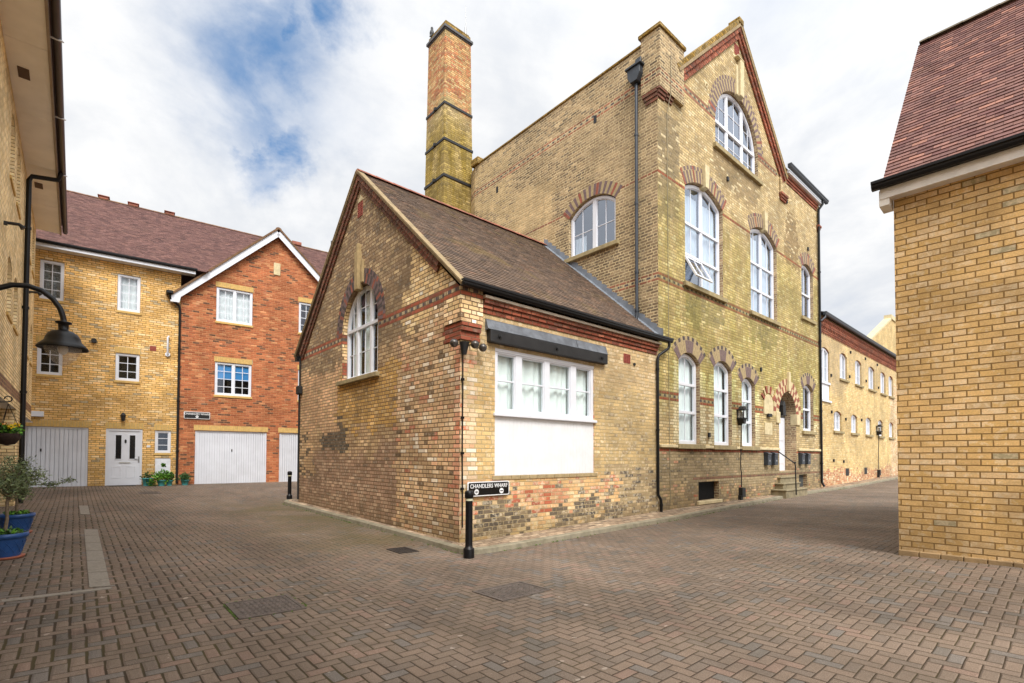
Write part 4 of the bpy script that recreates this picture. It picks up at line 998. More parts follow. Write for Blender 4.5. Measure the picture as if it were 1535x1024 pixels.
# ------------------------------------------------------------------ WING
WG=thing('long_brick_wing','long two-storey buff brick wing with red dentil cornice beyond the tower, along the lane','building',(22.6,6.9,0),math.radians(1))
mb=MB()
up=[(5.15,6.3),(7.6,8.85),(10.1,11.25),(12.0,13.1),(14.6,15.7),(17.2,18.3)]
upw=[(2.72,3.85)]+up
lo=[(1.78,2.9),(4.38,5.42),(6.95,8.02),(9.45,10.5),(11.95,13.0),(14.5,15.55)]
hs=[loop(a,b,5.02,arch=(6.08,.14),n=8) for a,b in upw]+[loop(a,b,2.68,arch=(3.42,.14),n=8) for a,b in lo]+[loop(.12,1.25,3.9,arch=(5.95,.15),n=8)]
wall(mb,FRONT,[(0,-.4),(20,-.4),(20,7.38),(0,7.38)],hs,.16,0)
mb.add([(20,0,-.4),(20,8,-.4),(20,8,7.3),(20,0,7.3)],[(0,1,2,3)])
mb.add([(0,8,-.4),(20,8,-.4),(20,8,7.3),(0,8,7.3)],[(0,1,2,3)])
mb.build('wall',W_BRICK,WG)
liner=MB(); liner.box(.4,19.5,.9,7.5,.3,7.2); liner.build('interior_shade_liner',LINERD,WG)  # added dark box in place of the wing's unlit inside
for a,b in upw: 
    c=(a+b)/2; window(WG,FRONT,a+.02,b-.02,5.03,arch=(6.07,.13),rec=.07,fw=.07,mull=[(c,.09)],bu=[c-(b-a)/4,c+(b-a)/4],bz=[5.5],cur=[(a+.02,c,5.03,6.1)],curt_mat=NETC,sill=(a-.1,b+.1,.1,.08))
for a,b in lo:
    c=(a+b)/2; window(WG,FRONT,a+.02,b-.02,2.69,arch=(3.41,.13),rec=.07,fw=.07,mull=[(c,.09)],bu=[c-(b-a)/4,c+(b-a)/4],bz=[3.1],cur=[(c,b-.02,2.7,3.4)],curt_mat=NETC,sill=(a-.12,b+.12,.11,.08))
w=window(WG,FRONT,.14,1.23,4.62,arch=(5.94,.14),rec=.05,fw=.075,mull=[(.685,.09)],bu=[.42,.95],bz=[5.3],cur=[(.15,1.2,4.65,5.9)],curt_mat=NETC)
k=MB(); k.mbox(FRONT,.12,1.25,3.9,4.62,-.1,-.03); k.build('apron_panel',WHITEB,w); k=MB(); k.mbox(FRONT,.05,1.32,3.83,3.9,-.1,.06); k.mbox(FRONT,.1,1.27,4.58,4.66,-.1,.03); k.build('sill',WHITE,w)
k=MB()
for r in range(8):
    z=6.6+r*.078; p=.012+.014*r; u=(r%2)*.11
    while u<19.8:
        k.mbox(FRONT,u,u+(.2 if r%3 else .1),z+.004,z+.074,-.02,p+random.uniform(0,.006)); u+=.225
k.build('dentil_cornice',REDW,WG)
gutter(FRONT,-.02,20,7.42,WG,d0=.14,w=.13,h=.13,mat=SLATEG)
k=MB(); k.add([(0,-.2,7.42),(20,-.2,7.42),(20,4,8.6),(0,4,8.6),(0,8.2,7.42),(20,8.2,7.42)],[(0,1,2,3),(3,2,5,4)]); k.build('roof',plain('slate_roof',lin(92,92,98),.7,var=.15),WG)
k=MB(); k.tube([(.05,-.2,7.35),(.05,-.2,7.2),(-.25,-.12,7.0)],.035,8); k.build('gutter_outlet',SLATEG,WG)
post_lantern(WG,FRONT,9.1,3.1,.62)
for a in (3.4,6.55):
    k=MB(); k.mbox(FRONT,a,a+.5,.72,1.05,-.02,.006); k.build('cellar_grille',BLACKM,WG)
for a,z in ((1.35,4.95),(4.3,6.35),(4.1,5.2),(6.9,6.4),(7.0,5.3),(9.3,6.4),(9.5,5.2),(3.4,3.2),(1.35,3.4),(1.55,1.35),(3.0,1.3),(6.05,3.3)):
    k=MB(); k.mbox(FRONT,a,a+.1,z,z+.12,0,.05); k.build('wall_vent',BLACKM,WG)
# building beyond the wing
BB=thing('distant_brick_house','buff brick gable rising behind the roof of the far wing','building',(22.6,11.0,0),math.radians(1))
mb=MB(); wall(mb,FRONT,[(27.,0),(48,0),(48,14.6),(35.3,14.6),(27.,11.1)],[],0); mb.add([(27,0,0),(27,6,0),(27,6,11),(27,0,11)],[(0,1,2,3)]); mb.build('wall',W_BRICK,BB)
k=MB(); slope_strip(k,FRONT,(26.9,11.1),(35.0,14.5),0,.2,-.5,.08); k.mbox(FRONT,34.9,37,14.6,15.0,-.5,.1); k.build('gable_coping',STONEL,BB)

# ------------------------------------------------------------------ HOUSES AT THE BACK
HA=math.radians(-5)
YH=thing('yellow_brick_house','yellow brick house with white front door, two garages and long brown tiled roof','house',(1.91,22.8,0),HA)
RH=thing('red_brick_house','red brick house with white bargeboards on its gable over two white garages','house',(1.91,22.8,0),HA)
GB=.44
yw=[(-2.92,-2.30,6.83,8.17),(-.86,-.19,6.79,8.13),(-2.94,-2.29,4.27,5.34),(-.87,-.17,4.25,5.25),(.33,.83,1.63,2.48)]
mb=MB()
wall(mb,FRONT,[(-8,0),(1.05,0),(1.05,8.55),(-8,8.55)],[loop(*w) for w in yw]+[loop(-4.0,-1.56,.2,2.51),loop(-1.09,-.04,.3,2.5),loop(.35,.83,.75,1.44)],.1,0)
mb.add([(-8,0,0),(-8,9,0),(-8,9,8.5),(-8,0,8.5)],[(0,1,2,3)])
mb.build('wall',H_YELLOW,YH)
l=MB(); l.box(-7.8,.9,.8,8,.2,8.4); l.build('interior_shade_liner',LINERD,YH)  # dark box added to keep the windows dark inside
def upvc(root,u0,u1,z0,z1,cols=1,rows=4,per=2,cur=None,cm=None,glass=GLASS,sill=True):
    w=u1-u0; n=cols; ml=[(u0+w*i/n,.09) for i in range(1,n)]; bu=[]
    for i in range(n):
        a=u0+w*i/n; b=a+w/n
        for j in range(1,per): bu.append(a+(b-a)*j/per)
    bz=[z0+.05+(z1-z0-.1)*j/rows for j in range(1,rows)]
    return window(root,FRONT,u0+.005,u1-.005,z0+.005,z1-.005,rec=.04,fw=.075,mull=ml,bu=bu,bz=bz,mat=UPVC,cur=cur,curt_mat=cm,glass=glass,bar=.024,depth=.05,
                  sill=(u0-.03,u1+.03,.09,.03,VY) if sill else None)
upvc(YH,*yw[0],rows=4,glass=GLASS,cur=[(-2.9,-2.32,6.85,8.1)],cm=plain('striped_blind',lin(120,122,124),.8,var=.5,scale=18))
upvc(YH,*yw[1],rows=4,cur=[(-.84,-.2,6.8,8.1)],cm=NETC)
upvc(YH,*yw[2],rows=3); upvc(YH,*yw[3],rows=3); upvc(YH,*yw[4],rows=3,per=1)
def soldier(root,u0,u1,z0,z1=None,mat=VY):
    k=MB(); u=u0; z1=z1 or z0+.215
    while u<u1-.02: k.mbox(FRONT,u,min(u+.067,u1),z0,z1,-.09,.004+random.uniform(0,.003)); u+=.075
    k.mbox(FRONT,u0,u1,z0+.003,z1-.003,-.09,.001,1)
    return k.build('soldier_course',[mat,MORTAR],root)
for a,b,z in ((-4.2,-1.5,2.515),(-1.1,.0,2.505),(.3,.86,2.485),(-.9,-.14,5.255),(-2.97,-2.27,5.345)): soldier(YH,a,b,z)
def garage(root,u0,u1,z0,z1,nb=24):
    k=MB(); k.mbox(FRONT,u0,u0+.06,z0,z1,-.1,-.045); k.mbox(FRONT,u1-.06,u1,z0,z1,-.1,-.045); k.mbox(FRONT,u0+.06,u1-.06,z1-.06,z1,-.1,-.045)
    fr=k.build('garage_door',GARAGE,root)
    k=MB(); w=(u1-u0-.12)/nb
    for i in range(nb): a=u0+.06+i*w; k.mbox(FRONT,a+.007,a+w-.007,z0,z1-.06,-.1,-.062)
    k.mbox(FRONT,u0+.06,u1-.06,z0,z1-.06,-.12,-.105); k.build('door_leaf',GARAGE,fr)
    k=MB(); c=(u0+u1)/2; k.mbox(FRONT,c-.02,c+.02,z0+1.28,z0+1.38,-.07,-.05); k.tube([FRONT(c,z0+1.28,-.05),FRONT(c+.0,z0+1.36,-.02)],.01,6); k.build('handle',BLACKM,fr)
garage(YH,-4.0,-1.57,.38,2.505,20)
k=MB(); k.mbox(FRONT,-1.09,-.04,.46,2.5,-.095,-.05); k.mbox(FRONT,-1.09,-1.02,.46,2.5,-.05,-.02);k.mbox(FRONT,-.11,-.04,.46,2.5,-.05,-.02);k.mbox(FRONT,-1.02,-.11,2.42,2.5,-.05,-.02)
for a,b,c,d in ((-.92,-.64,.72,1.15),(-.5,-.22,.72,1.15)): 
    L=loop(a,b,c,d); k.ring(FRONT,L,inset(L,.03),-.05,-.04)
for a,b in ((-.84,-.62),(-.44,-.22)): L=loop(a,b,1.38,2.3); k.ring(FRONT,L,inset(L,.03),-.05,-.035)
fd=k.build('front_door',UPVC,YH,bevel=.004)
k=MB()
for a,b in ((-.82,-.64),(-.42,-.24)): k.mbox(FRONT,a,b,1.4,2.28,-.049,-.046)
k.build('door_glass',plain('dark_door_glass',lin(30,32,34),.08),fd)
k=MB(); k.mbox(FRONT,-.7,-.38,1.25,1.3,-.05,-.035); k.build('letter_slot',plain('pale_metal',lin(200,200,196),.3,metal=.6),fd)
k=MB(); k.mbox(FRONT,-.16,-.12,1.28,1.5,-.05,-.03); k.tube([FRONT(-.14,1.41,-.02),FRONT(-.26,1.41,-.02)],.012,6); k.build('handle',CHROME,fd)
k=MB(); k.mbox(FRONT,-.56,-.5,2.0,2.1,-.05,-.03); k.tube([FRONT(-.53,1.98,-.03),FRONT(-.53,2.12,-.03)],.012,6); k.build('knocker',BLACKM,fd)
k=MB(); k.mbox(FRONT,-.95,-.2,.43,.46,-.02,.35); k.build('door_mat',plain('mat',lin(70,66,62),.95),YH)
k=MB(); k.mbox(FRONT,.35,.83,.75,1.44,-.06,-.015); k.build('meter_box',METER,YH,bevel=.01)
k=MB(); k.mbox(FRONT,.09,.2,1.84,1.92,0,.012); k.build('number_plate',SIGNW,YH)
k=MB(); k.mbox(FRONT,-.66,-.56,2.9,2.95,0,.1); k.tube([FRONT(-.61,2.78,.12),FRONT(-.61,2.98,.12)],.07,8,radii=[.05,.075]); k.tube([FRONT(-.61,2.98,.12),FRONT(-.61,3.08,.12)],.09,8,radii=[.095,.02]); k.tube([FRONT(-.61,3.02,.0),FRONT(-.61,3.02,.12)],.012,6); k.build('wall_lantern',BLACKM,YH)
k=MB(); k.tube([FRONT(.67,5.3,.0),FRONT(.67,5.36,.08),FRONT(.67,6.0,.08),FRONT(.71,6.05,.08)],.035,10); k.tube([FRONT(.67,5.36,.0),FRONT(.67,5.36,.06)],.08,12); k.build('flue_pipe',UPVC,YH)
k=MB(); k.tube([FRONT(-1.47,5.58,0),FRONT(-1.47,5.58,.12)],.08,12); k.build('round_vent',BLACKM,YH)
vent(YH,FRONT,.13,.31,5.45,5.62,nu=3,nz=3)
k=MB(); k.mbox(FRONT,-3.3,-2.72,2.83,3.01,0,.12); k.build('white_vent_box',UPVC,YH,bevel=.01)
# eaves
k=MB(); k.mbox(FRONT,-8,1.5,8.5,8.54,0,.36); k.mbox(FRONT,-8,1.5,8.5,8.66,.34,.37); k.build('fascia',UPVC,YH)
gutter(FRONT,-8,1.55,8.7,YH,d0=.37,w=.1,h=.09)
mb=MB(); rnd=[]; ez=8.64; rz_=12.36; rr_=4.2+.4; Lh=math.hypot(rz_-ez,rr_); S=(0,rr_/Lh,(rz_-ez)/Lh); N=(0,-(rz_-ez)/Lh,rr_/Lh)
ZC=lambda x:11.12-abs(x-4.43)*(11.12-7.6)/(4.43-.74)
tiles(mb,rnd,(-4.6,-.42,ez),(1,0,0),S,N,9.0,Lh,gauge=.1,tw=.17,clip=lambda a,q:ez+q*S[2]>ZC(a-4.6)-.06)
mb.add([(-12,-.4,ez-.02),(1.83,-.4,ez-.02),(4.4,2.67,11.1),(4.4,4.2,rz_-.03),(-12,4.2,rz_-.03),(4.4,9,ez),(-12,9,ez)],[(0,1,2,3,4),(4,3,5,6)]); rnd+=[.5,.5]
hro=mb.build('roof',TILE_H,YH,rnd=rnd)
ridge(-12,4.4,4.2,rz_+.03,hro,plain('ridge_brown',lin(116,84,66),.9,var=.2,dirt=.6,dirtcol=lin(130,112,60)),.12)
for u in (-1.55,-.55,.75):
    k=MB(); k.box(u-.16,u+.16,4.08,4.32,rz_+.0,rz_+.1); k.box(u-.2,u+.2,4.03,4.37,rz_+.1,rz_+.13); k.build('ridge_vent',TERRA,hro,bevel=.01)
# red house
AP=(4.43,10.95); LF=(.92,7.62); RF=(7.94,7.62)
rw=[(2.23,3.53,6.9,8.28),(2.22,3.53,3.95,5.28),(5.33,6.6,6.9,8.25),(5.33,6.6,3.95,5.28)]
mb=MB(); wall(mb,off(FRONT,0,0,.02),[(1.06,0),(7.9,0),(7.9,7.75),AP,(1.06,7.75)],[loop(*w) for w in rw]+[loop(1.6,4.13,.2,2.52),loop(4.62,7.15,.2,2.52)],.1,0)
mb.add([(7.9,-.02,0),(7.9,9,0),(7.9,9,8.5),(7.9,-.02,8.5)],[(0,1,2,3)])
mb.build('wall',H_RED,RH)
FR2=off(FRONT,0,0,.02)
l=MB(); l.box(1.3,7.7,.8,8,.2,7.5); l.build('interior_shade_liner',LINERD,RH)  # added dark box, shade behind the red house windows
_F=FRONT; 
def upvc2(*a,**k):
    global FRONT
    FRONT=FR2; r=upvc(RH,*a,**k); FRONT=_F; return r
upvc2(*rw[0],cols=2,rows=4,cur=[(2.25,3.5,6.9,8.2)],cm=NETC)
b=upvc2(*rw[1],cols=2,rows=4)
k=MB(); k.mbox(FR2,2.3,2.82,4.6,5.2,-.13,-.12); k.mbox(FR2,2.93,3.46,4.6,5.2,-.13,-.12); k.build('blind',BLIND,b)
upvc2(*rw[2],cols=2,rows=4); upvc2(*rw[3],cols=2,rows=4)
FRONT=FR2
for a,b_,z in ((2.2,3.56,8.285),(2.19,3.56,5.285),(5.3,6.63,8.255),(5.3,6.63,5.285),(1.55,4.18,2.53),(4.57,7.2,2.53)): soldier(RH,a,b_,z,z+.2)
garage(RH,1.6,4.13,.42,2.52,28); garage(RH,4.62,7.15,.42,2.52,28)
k=MB(); k.mbox(FRONT,4.3,4.56,9.2,9.72,0,.04); k.build('stone_plaque',STONEL,RH,bevel=.01)
k=MB()
for F_ in (LF,RF): slope_strip(k,FRONT,F_,AP,-.12,.12,.18,.22)
k.mprism(FRONT,[(.72,7.35),(1.0,7.35),(1.05,7.62),(1.0,7.9),(.72,7.62)],.0,.225); k.build('bargeboard',UPVC,RH)
FRONT=_F
mb=MB(); rnd=[]; apz=11.02+.1; ul=.74; zl=7.6
Lg=math.hypot(4.43-ul,apz-zl); sx=(4.43-ul)/Lg; sz=(apz-zl)/Lg
tiles(mb,rnd,(ul,-.26,zl),(0,1,0),(sx,0,sz),(-sz,0,sx),4.3,Lg,gauge=.1,tw=.17)
tiles(mb,rnd,(8.12,-.26,zl),(0,1,0),(-sx,0,sz),(sz,0,sx),4.3,Lg,gauge=.1,tw=.17)
mb.add([(ul,-.25,zl-.02),(ul,4.2,zl-.02),(4.43,4.2,apz-.02),(4.43,-.25,apz-.02),(8.12,-.25,zl-.02),(8.12,4.2,zl-.02)],[(0,1,2,3),(4,5,2,3)]); rnd+=[.5,.5]
tiles(mb,rnd,(4.4,-.42,ez),(1,0,0),S,N,7.0,Lh,gauge=.1,tw=.17,clip=lambda a,q:ez+q*S[2]>ZC(a+4.4)-.06)
mb.add([(7.03,-.4,ez-.02),(14,-.4,ez-.02),(14,4.2,rz_-.03),(4.4,4.2,rz_-.03),(4.4,2.67,11.1),(14,9,ez),(4.4,9,ez)],[(0,1,2,3,4),(3,2,5,6)]); rnd+=[.5,.5]
rro=mb.build('roof',TILE_H,RH,rnd=rnd)
ridge(-.27,4.2,4.43,apz+.04,rro,MATS['ridge_brown'],.12,horiz='y'); ridge(4.4,14,4.2,rz_+.03,rro,MATS['ridge_brown'],.12)
k=MB()
for A_ in ((ul,zl),(8.12,zl)): slope_strip(k,FRONT,A_,(4.43,apz),-.02,.05,.1,.29)
k.build('verge',plain('verge_brown',lin(112,84,58),.9,var=.2),RH)
k=MB(); k.box(5.9,6.35,4.05,4.35,rz_,rz_+.16); k.build('ridge_vent',TERRA,rro)
k=MB(); k.tube([(7.9,4.2,rz_),(7.9,4.2,rz_+.7)],.04,8); k.build('flue_pipe',SLATEG,RH)
k=MB(); k.box(.58,.80,-.36,.02,7.62,7.74); k.build('gutter',BLACK,RH,bevel=.02)
pipe(RH,[(.69,-.28,7.62),(.72,-.22,7.45),(1.0,-.1,7.25),(1.03,-.09,7.1),(1.03,-.09,.6),(1.03,-.12,.5)],.04,collars=[(1.03,-.09,z) for z in (5.6,3.6,1.7)])
# ------------------------------------------------------------------ RIGHT BUILDING
RB=thing('corner_brick_house','windowless yellow brick house end at the right with steep red tiled roof','house',(8.2,1.6,0),math.radians(2))
EZ=5.02
mb=MB(); wall(mb,SIDE,[(0,-.2),(-14,-.2),(-14,EZ),(0,EZ)],[],0)
BK=lambda u,z,d:(u,d,z)
wall(mb,BK,[(0,-.2),(9.,-.2),(6.2,EZ),(3.1,8.9),(0,EZ)],[],0)
mb.build('wall',R_BRICK,RB)
k=MB(); n=0; u=0.
while u>-9: k.mbox(SIDE,u-.205,u,.15,.34,-.02,.055 if 1 else 0); u-=.213
k.build('plinth_bricks',plain('plinth_brick',lin(150,124,88),.9,var=.25,scale=5,bump=.006,dirt=.6,dirtcol=lin(92,80,54)),RB,bevel=.006)
k=MB(); k.box(-.14,.0,-14,.1,EZ-.02,EZ+.09); k.box(-.17,-.135,-14,.12,EZ-.03,EZ+.11); k.box(-.16,.12,.02,.13,EZ-.12,EZ+.09); k.build('fascia',plain('cream_fascia',lin(228,222,212),.4),RB)
gutter(SIDE,.2,-14,EZ+.2,RB,d0=.175,w=.105,h=.1)
mb=MB(); rnd=[]; r0=(-.19,EZ+.12); r1=(3.15,9.0); Lr=math.hypot(r1[0]-r0[0],r1[1]-r0[1]); sx=(r1[0]-r0[0])/Lr; sz=(r1[1]-r0[1])/Lr
tiles(mb,rnd,(r0[0],.1,r0[1]),(0,-1,0),(sx,0,sz),(-sz,0,sx),7.0,Lr,gauge=.1,tw=.165,th=.016,jit=.004)
mb.add([(r0[0],.08,r0[1]-.02),(r0[0],-14,r0[1]-.02),(r1[0],-14,r1[1]-.02),(r1[0],.08,r1[1]-.02)],[(0,1,2,3)]); rnd+=[.5]
mb.add([(6.4,.1,EZ),(6.4,-14,EZ),(r1[0],-14,r1[1]-.02),(r1[0],.1,r1[1]-.02)],[(0,1,2,3)]); rnd+=[.5]
rro=mb.build('roof',TILE_R,RB,rnd=rnd)
ridge(-14,.08,r1[0],r1[1]+.03,rro,plain('ridge_grey',lin(110,98,80),.9,var=.25,dirt=.6,dirtcol=lin(90,84,56)),.13,horiz='y')
# ------------------------------------------------------------------ LEFT BUILDING
LBD=thing('overhanging_brick_house','buff brick house close on the left with deep cream soffit and dark gutter above','house',(-1.05,0,0))
SFZ=8.72
SR=lambda u,z,d:(d,u,z)    # facing +x, u = world y
mb=MB()
lw=[(13.7,14.55,7.0,8.2),(15.1,15.9,7.0,8.2),(13.75,14.6,4.33,5.35),(15.15,16.0,4.33,5.3),(18.9,19.7,4.3,5.35),(20.4,21.2,4.3,5.3),(18.9,19.6,7.0,8.2),(20.3,21.1,7.0,8.2)]
wall(mb,SR,[(-8,2.62),(16.45,2.62),(16.45,.1),(17.5,.1),(17.5,2.62),(21.7,2.62),(21.7,SFZ),(-8,SFZ)],[loop(a,b,c,arch=(d,.18),n=8) for a,b,c,d in lw],.12,0)
mb.add([(0,16.45,.1),(-6,16.45,.1),(-6,16.45,2.62),(0,16.45,2.62)],[(0,1,2,3)]); mb.add([(0,-8,2.62),(0,22.9,2.62),(-3.4,22.9,2.62),(-3.4,-8,2.62)],[(0,1,2,3)],1)
mb.add([(0,17.5,.1),(-3,17.5,.1),(-3,17.5,2.62),(0,17.5,2.62)],[(0,1,2,3)]); mb.add([(0,21.7,2.62),(-6,21.7,2.62),(-6,21.7,SFZ),(0,21.7,SFZ)],[(0,1,2,3)])
mb.add([(-3.4,-8,0),(-3.4,16.5,0),(-3.4,16.5,2.62),(-3.4,-8,2.62)],[(0,1,2,3)]); mb.add([(0,-8,0),(-8,-8,0),(-8,-8,9),(0,-8,9)],[(0,1,2,3)])
mb.build('wall',[L_BRICK,SOFFIT],LBD)
l=MB(); l.box(-3,-.7,13,21.5,3,8.6); l.build('interior_shade_liner',LINERD,LBD)  # added dark box, painted shade behind the upper windows
for a,b,c,d in lw:
    window(LBD,SR,a+.01,b-.01,c+.01,arch=(d-.01,.17),rec=.07,fw=.06,mull=[((a+b)/2,.07)],bz=[(c+d)/2],sill=(a-.05,b+.05,.07,.03,VY))
k=MB()
for i in range(12):
    y0=-8+i*2.5; y1=min(y0+2.49,21.75); k.box(0,.56,y0,y1,SFZ,SFZ+.03)
k.build('soffit',SOFFIT,LBD)
k=MB(); k.box(.56,.6,-8,21.78,SFZ-.03,SFZ+.18); k.build('fascia',plain('beige_fascia',lin(150,134,118),.6),LBD)
k=MB(); pr=[(.62+.065*(1-math.cos(a)),SFZ+.12-.075*math.sin(a)) for a in [PI*i/8 for i in range(9)]]; pr2=[(.63+.055*(1-math.cos(a)),SFZ+.125-.062*math.sin(a)) for a in [PI*i/8 for i in range(9)]][::-1]
v=[(a,y,b) for y in (-8,21.8) for a,b in pr+pr2]; n=18; k.add(v,[(i,i+1,n+i+1,n+i) for i in range(n-1)],0,sm=True); go_=k.build('gutter',plain('brown_gutter',lin(52,40,36),.4),LBD)
for y in (9.2,11.6,14.3,17.2):
    k=MB(); k.box(.6,.78,y,y+.03,SFZ+.04,SFZ+.06); k.build('gutter_bracket',WHITE,LBD)
for y in (12.8,18.0):
    k=MB(); k.box(.12,.28,y,y+.35,SFZ-.012,SFZ); k.build('soffit_vent',plain('vent_brown',lin(90,70,56),.8),LBD)
k=MB(); k.add([(.72,-8,SFZ+.2),(.72,21.8,SFZ+.2),(-4,21.8,SFZ+4.4),(-4,-8,SFZ+4.4),(-8.5,21.8,SFZ+.2),(-8.5,-8,SFZ+.2)],[(0,1,2,3),(3,2,4,5)]); k.add([(-8.5,21.7,SFZ),(0,21.7,SFZ),(-4,21.7,SFZ+4.3)],[(0,1,2)]); k.build('roof',TILE_H,LBD)
pipe(LBD,[(.68,14.6,8.75),(.62,14.65,8.56),(.14,14.8,8.52),(.09,15.0,8.42),(.08,15.3,6.5),(.08,15.3,.36)] if 0 else [(.66,17.1,8.76),(.6,17.15,8.58),(.12,17.2,8.52),(.07,17.2,8.4),(.07,17.2,4.5),(.07,17.2,.34)],.055,collars=[(.07,17.2,z) for z in (7.2,5.2,3.1,1.4)])
for y,z in ((12.85,5.75),(19.0,6.0)):
    k=MB(); k.box(0,.05,y,y+.06,z,z+.06); k.tube([(.03,y+.03,z+.04),(.2,y+.03,z+.06),(.26,y+.03,z+.0)],.025,8,radii=[.03,.03,.05]); k.build('overflow_pipe',BLACKM,LBD)
# ------------------------------------------------------------------ STREET LAMP
SL=thing('bracket_street_lamp','black swan-neck street lamp with domed shade and clear bowl on the left wall','street lamp',(-1.05,8.1,0))
k=MB(); arc=[]
for i in range(17):
    t=i/16
    arc.append(None)
arc=[(0,0,2.75),(.08,0,3.0),(.2,0,3.28),(.33,0,3.43),(.47,0,3.51),(.6,0,3.53),(.72,0,3.5),(.82,0,3.42),(.885,0,3.32),(.915,0,3.22),(.92,0,3.17)]
k.tube(arc,.03,12); k.box(0,.03,-.07,.07,2.55,2.95); k.build('arm',BLACK,SL)
lx=.92; LZ=2.86
k=MB(); k.lathe([(.03,.34),(.03,.3),(.075,.3),(.08,.285),(.05,.27),(.048,.2),(.07,.19),(.10,.18),(.14,.15),(.165,.1),(.175,.06),(.215,.02),(.245,-.02),(.24,-.03),(.2,-.0),(.17,.035),(.02,.05)],(lx,0,LZ),32); k.build('shade',BLACK,SL)
k=MB(); k.lathe([(.185,.0),(.17,-.05),(.13,-.13),(.085,-.19),(.05,-.22),(.001,-.235)],(lx,0,LZ),28); k.build('bowl',LENS,SL)
k=MB(); ball(k,(lx,0,LZ-.03),.05,sq=1.4); k.build('bulb',plain('bulb_white',lin(230,226,214),.3),SL)
# ------------------------------------------------------------------ bollards and signs
def bollard(x,y,h,label,base=.0):
    z=gz(x,y); r=thing('bollard',label,'bollard',(x,y,z),group='black bollards on the kerb corners')
    k=MB(); k.lathe([(.084,-.05),(.084,.13),(.078,.15),(.06,.16),(.056,.2),(.055,h-.17),(.056,h-.16)],(0,0,0),20); k.build('post',BLACK,r)
    k=MB(); k.lathe([(.058,h-.16),(.058,h-.125)],(0,0,0),20); k.build('reflective_band',REFL,r)
    k=MB(); k.lathe([(.058,h-.125),(.068,h-.12),(.068,h-.03),(.055,h-.01),(.001,h)],(0,0,0),20); k.build('cap',BLACK,r)
    return r
bollard(4.55,6.18,1.03,'black bollard at the near corner in front of the street name sign')
bollard(5.08,16.35,.9,'black bollard at the far end of the gable wall before the garages')
def text_mesh(s,size,name,mat,parent,loc,rot,ext=.002,sx=1.,spacing=1.,offs=.0):
    c=bpy.data.curves.new('t','FONT'); c.body=s; c.size=size; c.align_x='CENTER'; c.align_y='CENTER'; c.extrude=ext; c.offset=offs; c.space_character=spacing
    t=bpy.data.objects.new('t',c); COL.objects.link(t); bpy.context.view_layer.update()
    me=bpy.data.meshes.new_from_object(t.evaluated_get(bpy.context.evaluated_depsgraph_get())); bpy.data.objects.remove(t)
    me.materials.clear(); me.materials.append(mat); o=bpy.data.objects.new(name,me); COL.objects.link(o); o.parent=parent; o.location=loc; o.rotation_euler=rot; o.scale=(sx,1,1); return o
def rrect(w,h,r,n=5):
    p=[]
    for cx,cy,a0 in ((w/2-r,-h/2+r,-PI/2),(w/2-r,h/2-r,0),(-w/2+r,h/2-r,PI/2),(-w/2+r,-h/2+r,PI)):
        for i in range(n+1): a=a0+PI/2*i/n; p.append((cx+r*math.cos(a),cy+r*math.sin(a)))
    return p
def sign(loc,rz,label,w=.93,h=.25,discs=2):
    r=thing('street_name_sign',label,'sign',loc,rz)
    k=MB(); k.mprism(FRONT,rrect(w,h,.03),0,.02); k.build('border',SIGNW,r)
    k=MB(); k.mprism(FRONT,rrect(w-.035,h-.035,.022),.02,.023); k.build('plate',SIGNB,r)
    text_mesh('CHANDLERS WHARF',.098,'lettering',SIGNW,r,(0,-.025,h*.18),(PI/2,0,0),sx=.86,spacing=1.06,offs=.0012)
    def disc(cx,kind):
        k=MB(); k.mprism(FRONT,[(cx+.048*math.cos(2*PI*i/24),-h*.2+.048*math.sin(2*PI*i/24)) for i in range(24)],.02,.025,0)
        if kind=='arrow': k.mprism(FRONT,[(cx-.034,-h*.2),(cx-.006,-h*.2-.024),(cx-.006,-h*.2-.007),(cx+.034,-h*.2-.007),(cx+.034,-h*.2+.007),(cx-.006,-h*.2+.007),(cx-.006,-h*.2+.024)],.024,.0265,1)
        else: k.mbox(FRONT,cx-.032,cx+.032,-h*.2-.008,-h*.2+.008,.024,.0265,1)
        k.build('symbol',[SIGNW,SIGNB],r)
    if discs==2: disc(-w*.3,'arrow'); disc(w*.3,'bar')
    else: disc(0.,'bar')
    return r
sign((5.47,6.86,.985),0,'black street name sign on the low wall behind the near bollard')
ca,sa=math.cos(HA),math.sin(HA)
sign((1.91+1.65*ca+.05*sa,22.8+1.65*sa-.05*ca,3.1),HA,'black street name sign on the red brick house above the garage',w=.86,h=.27,discs=1)
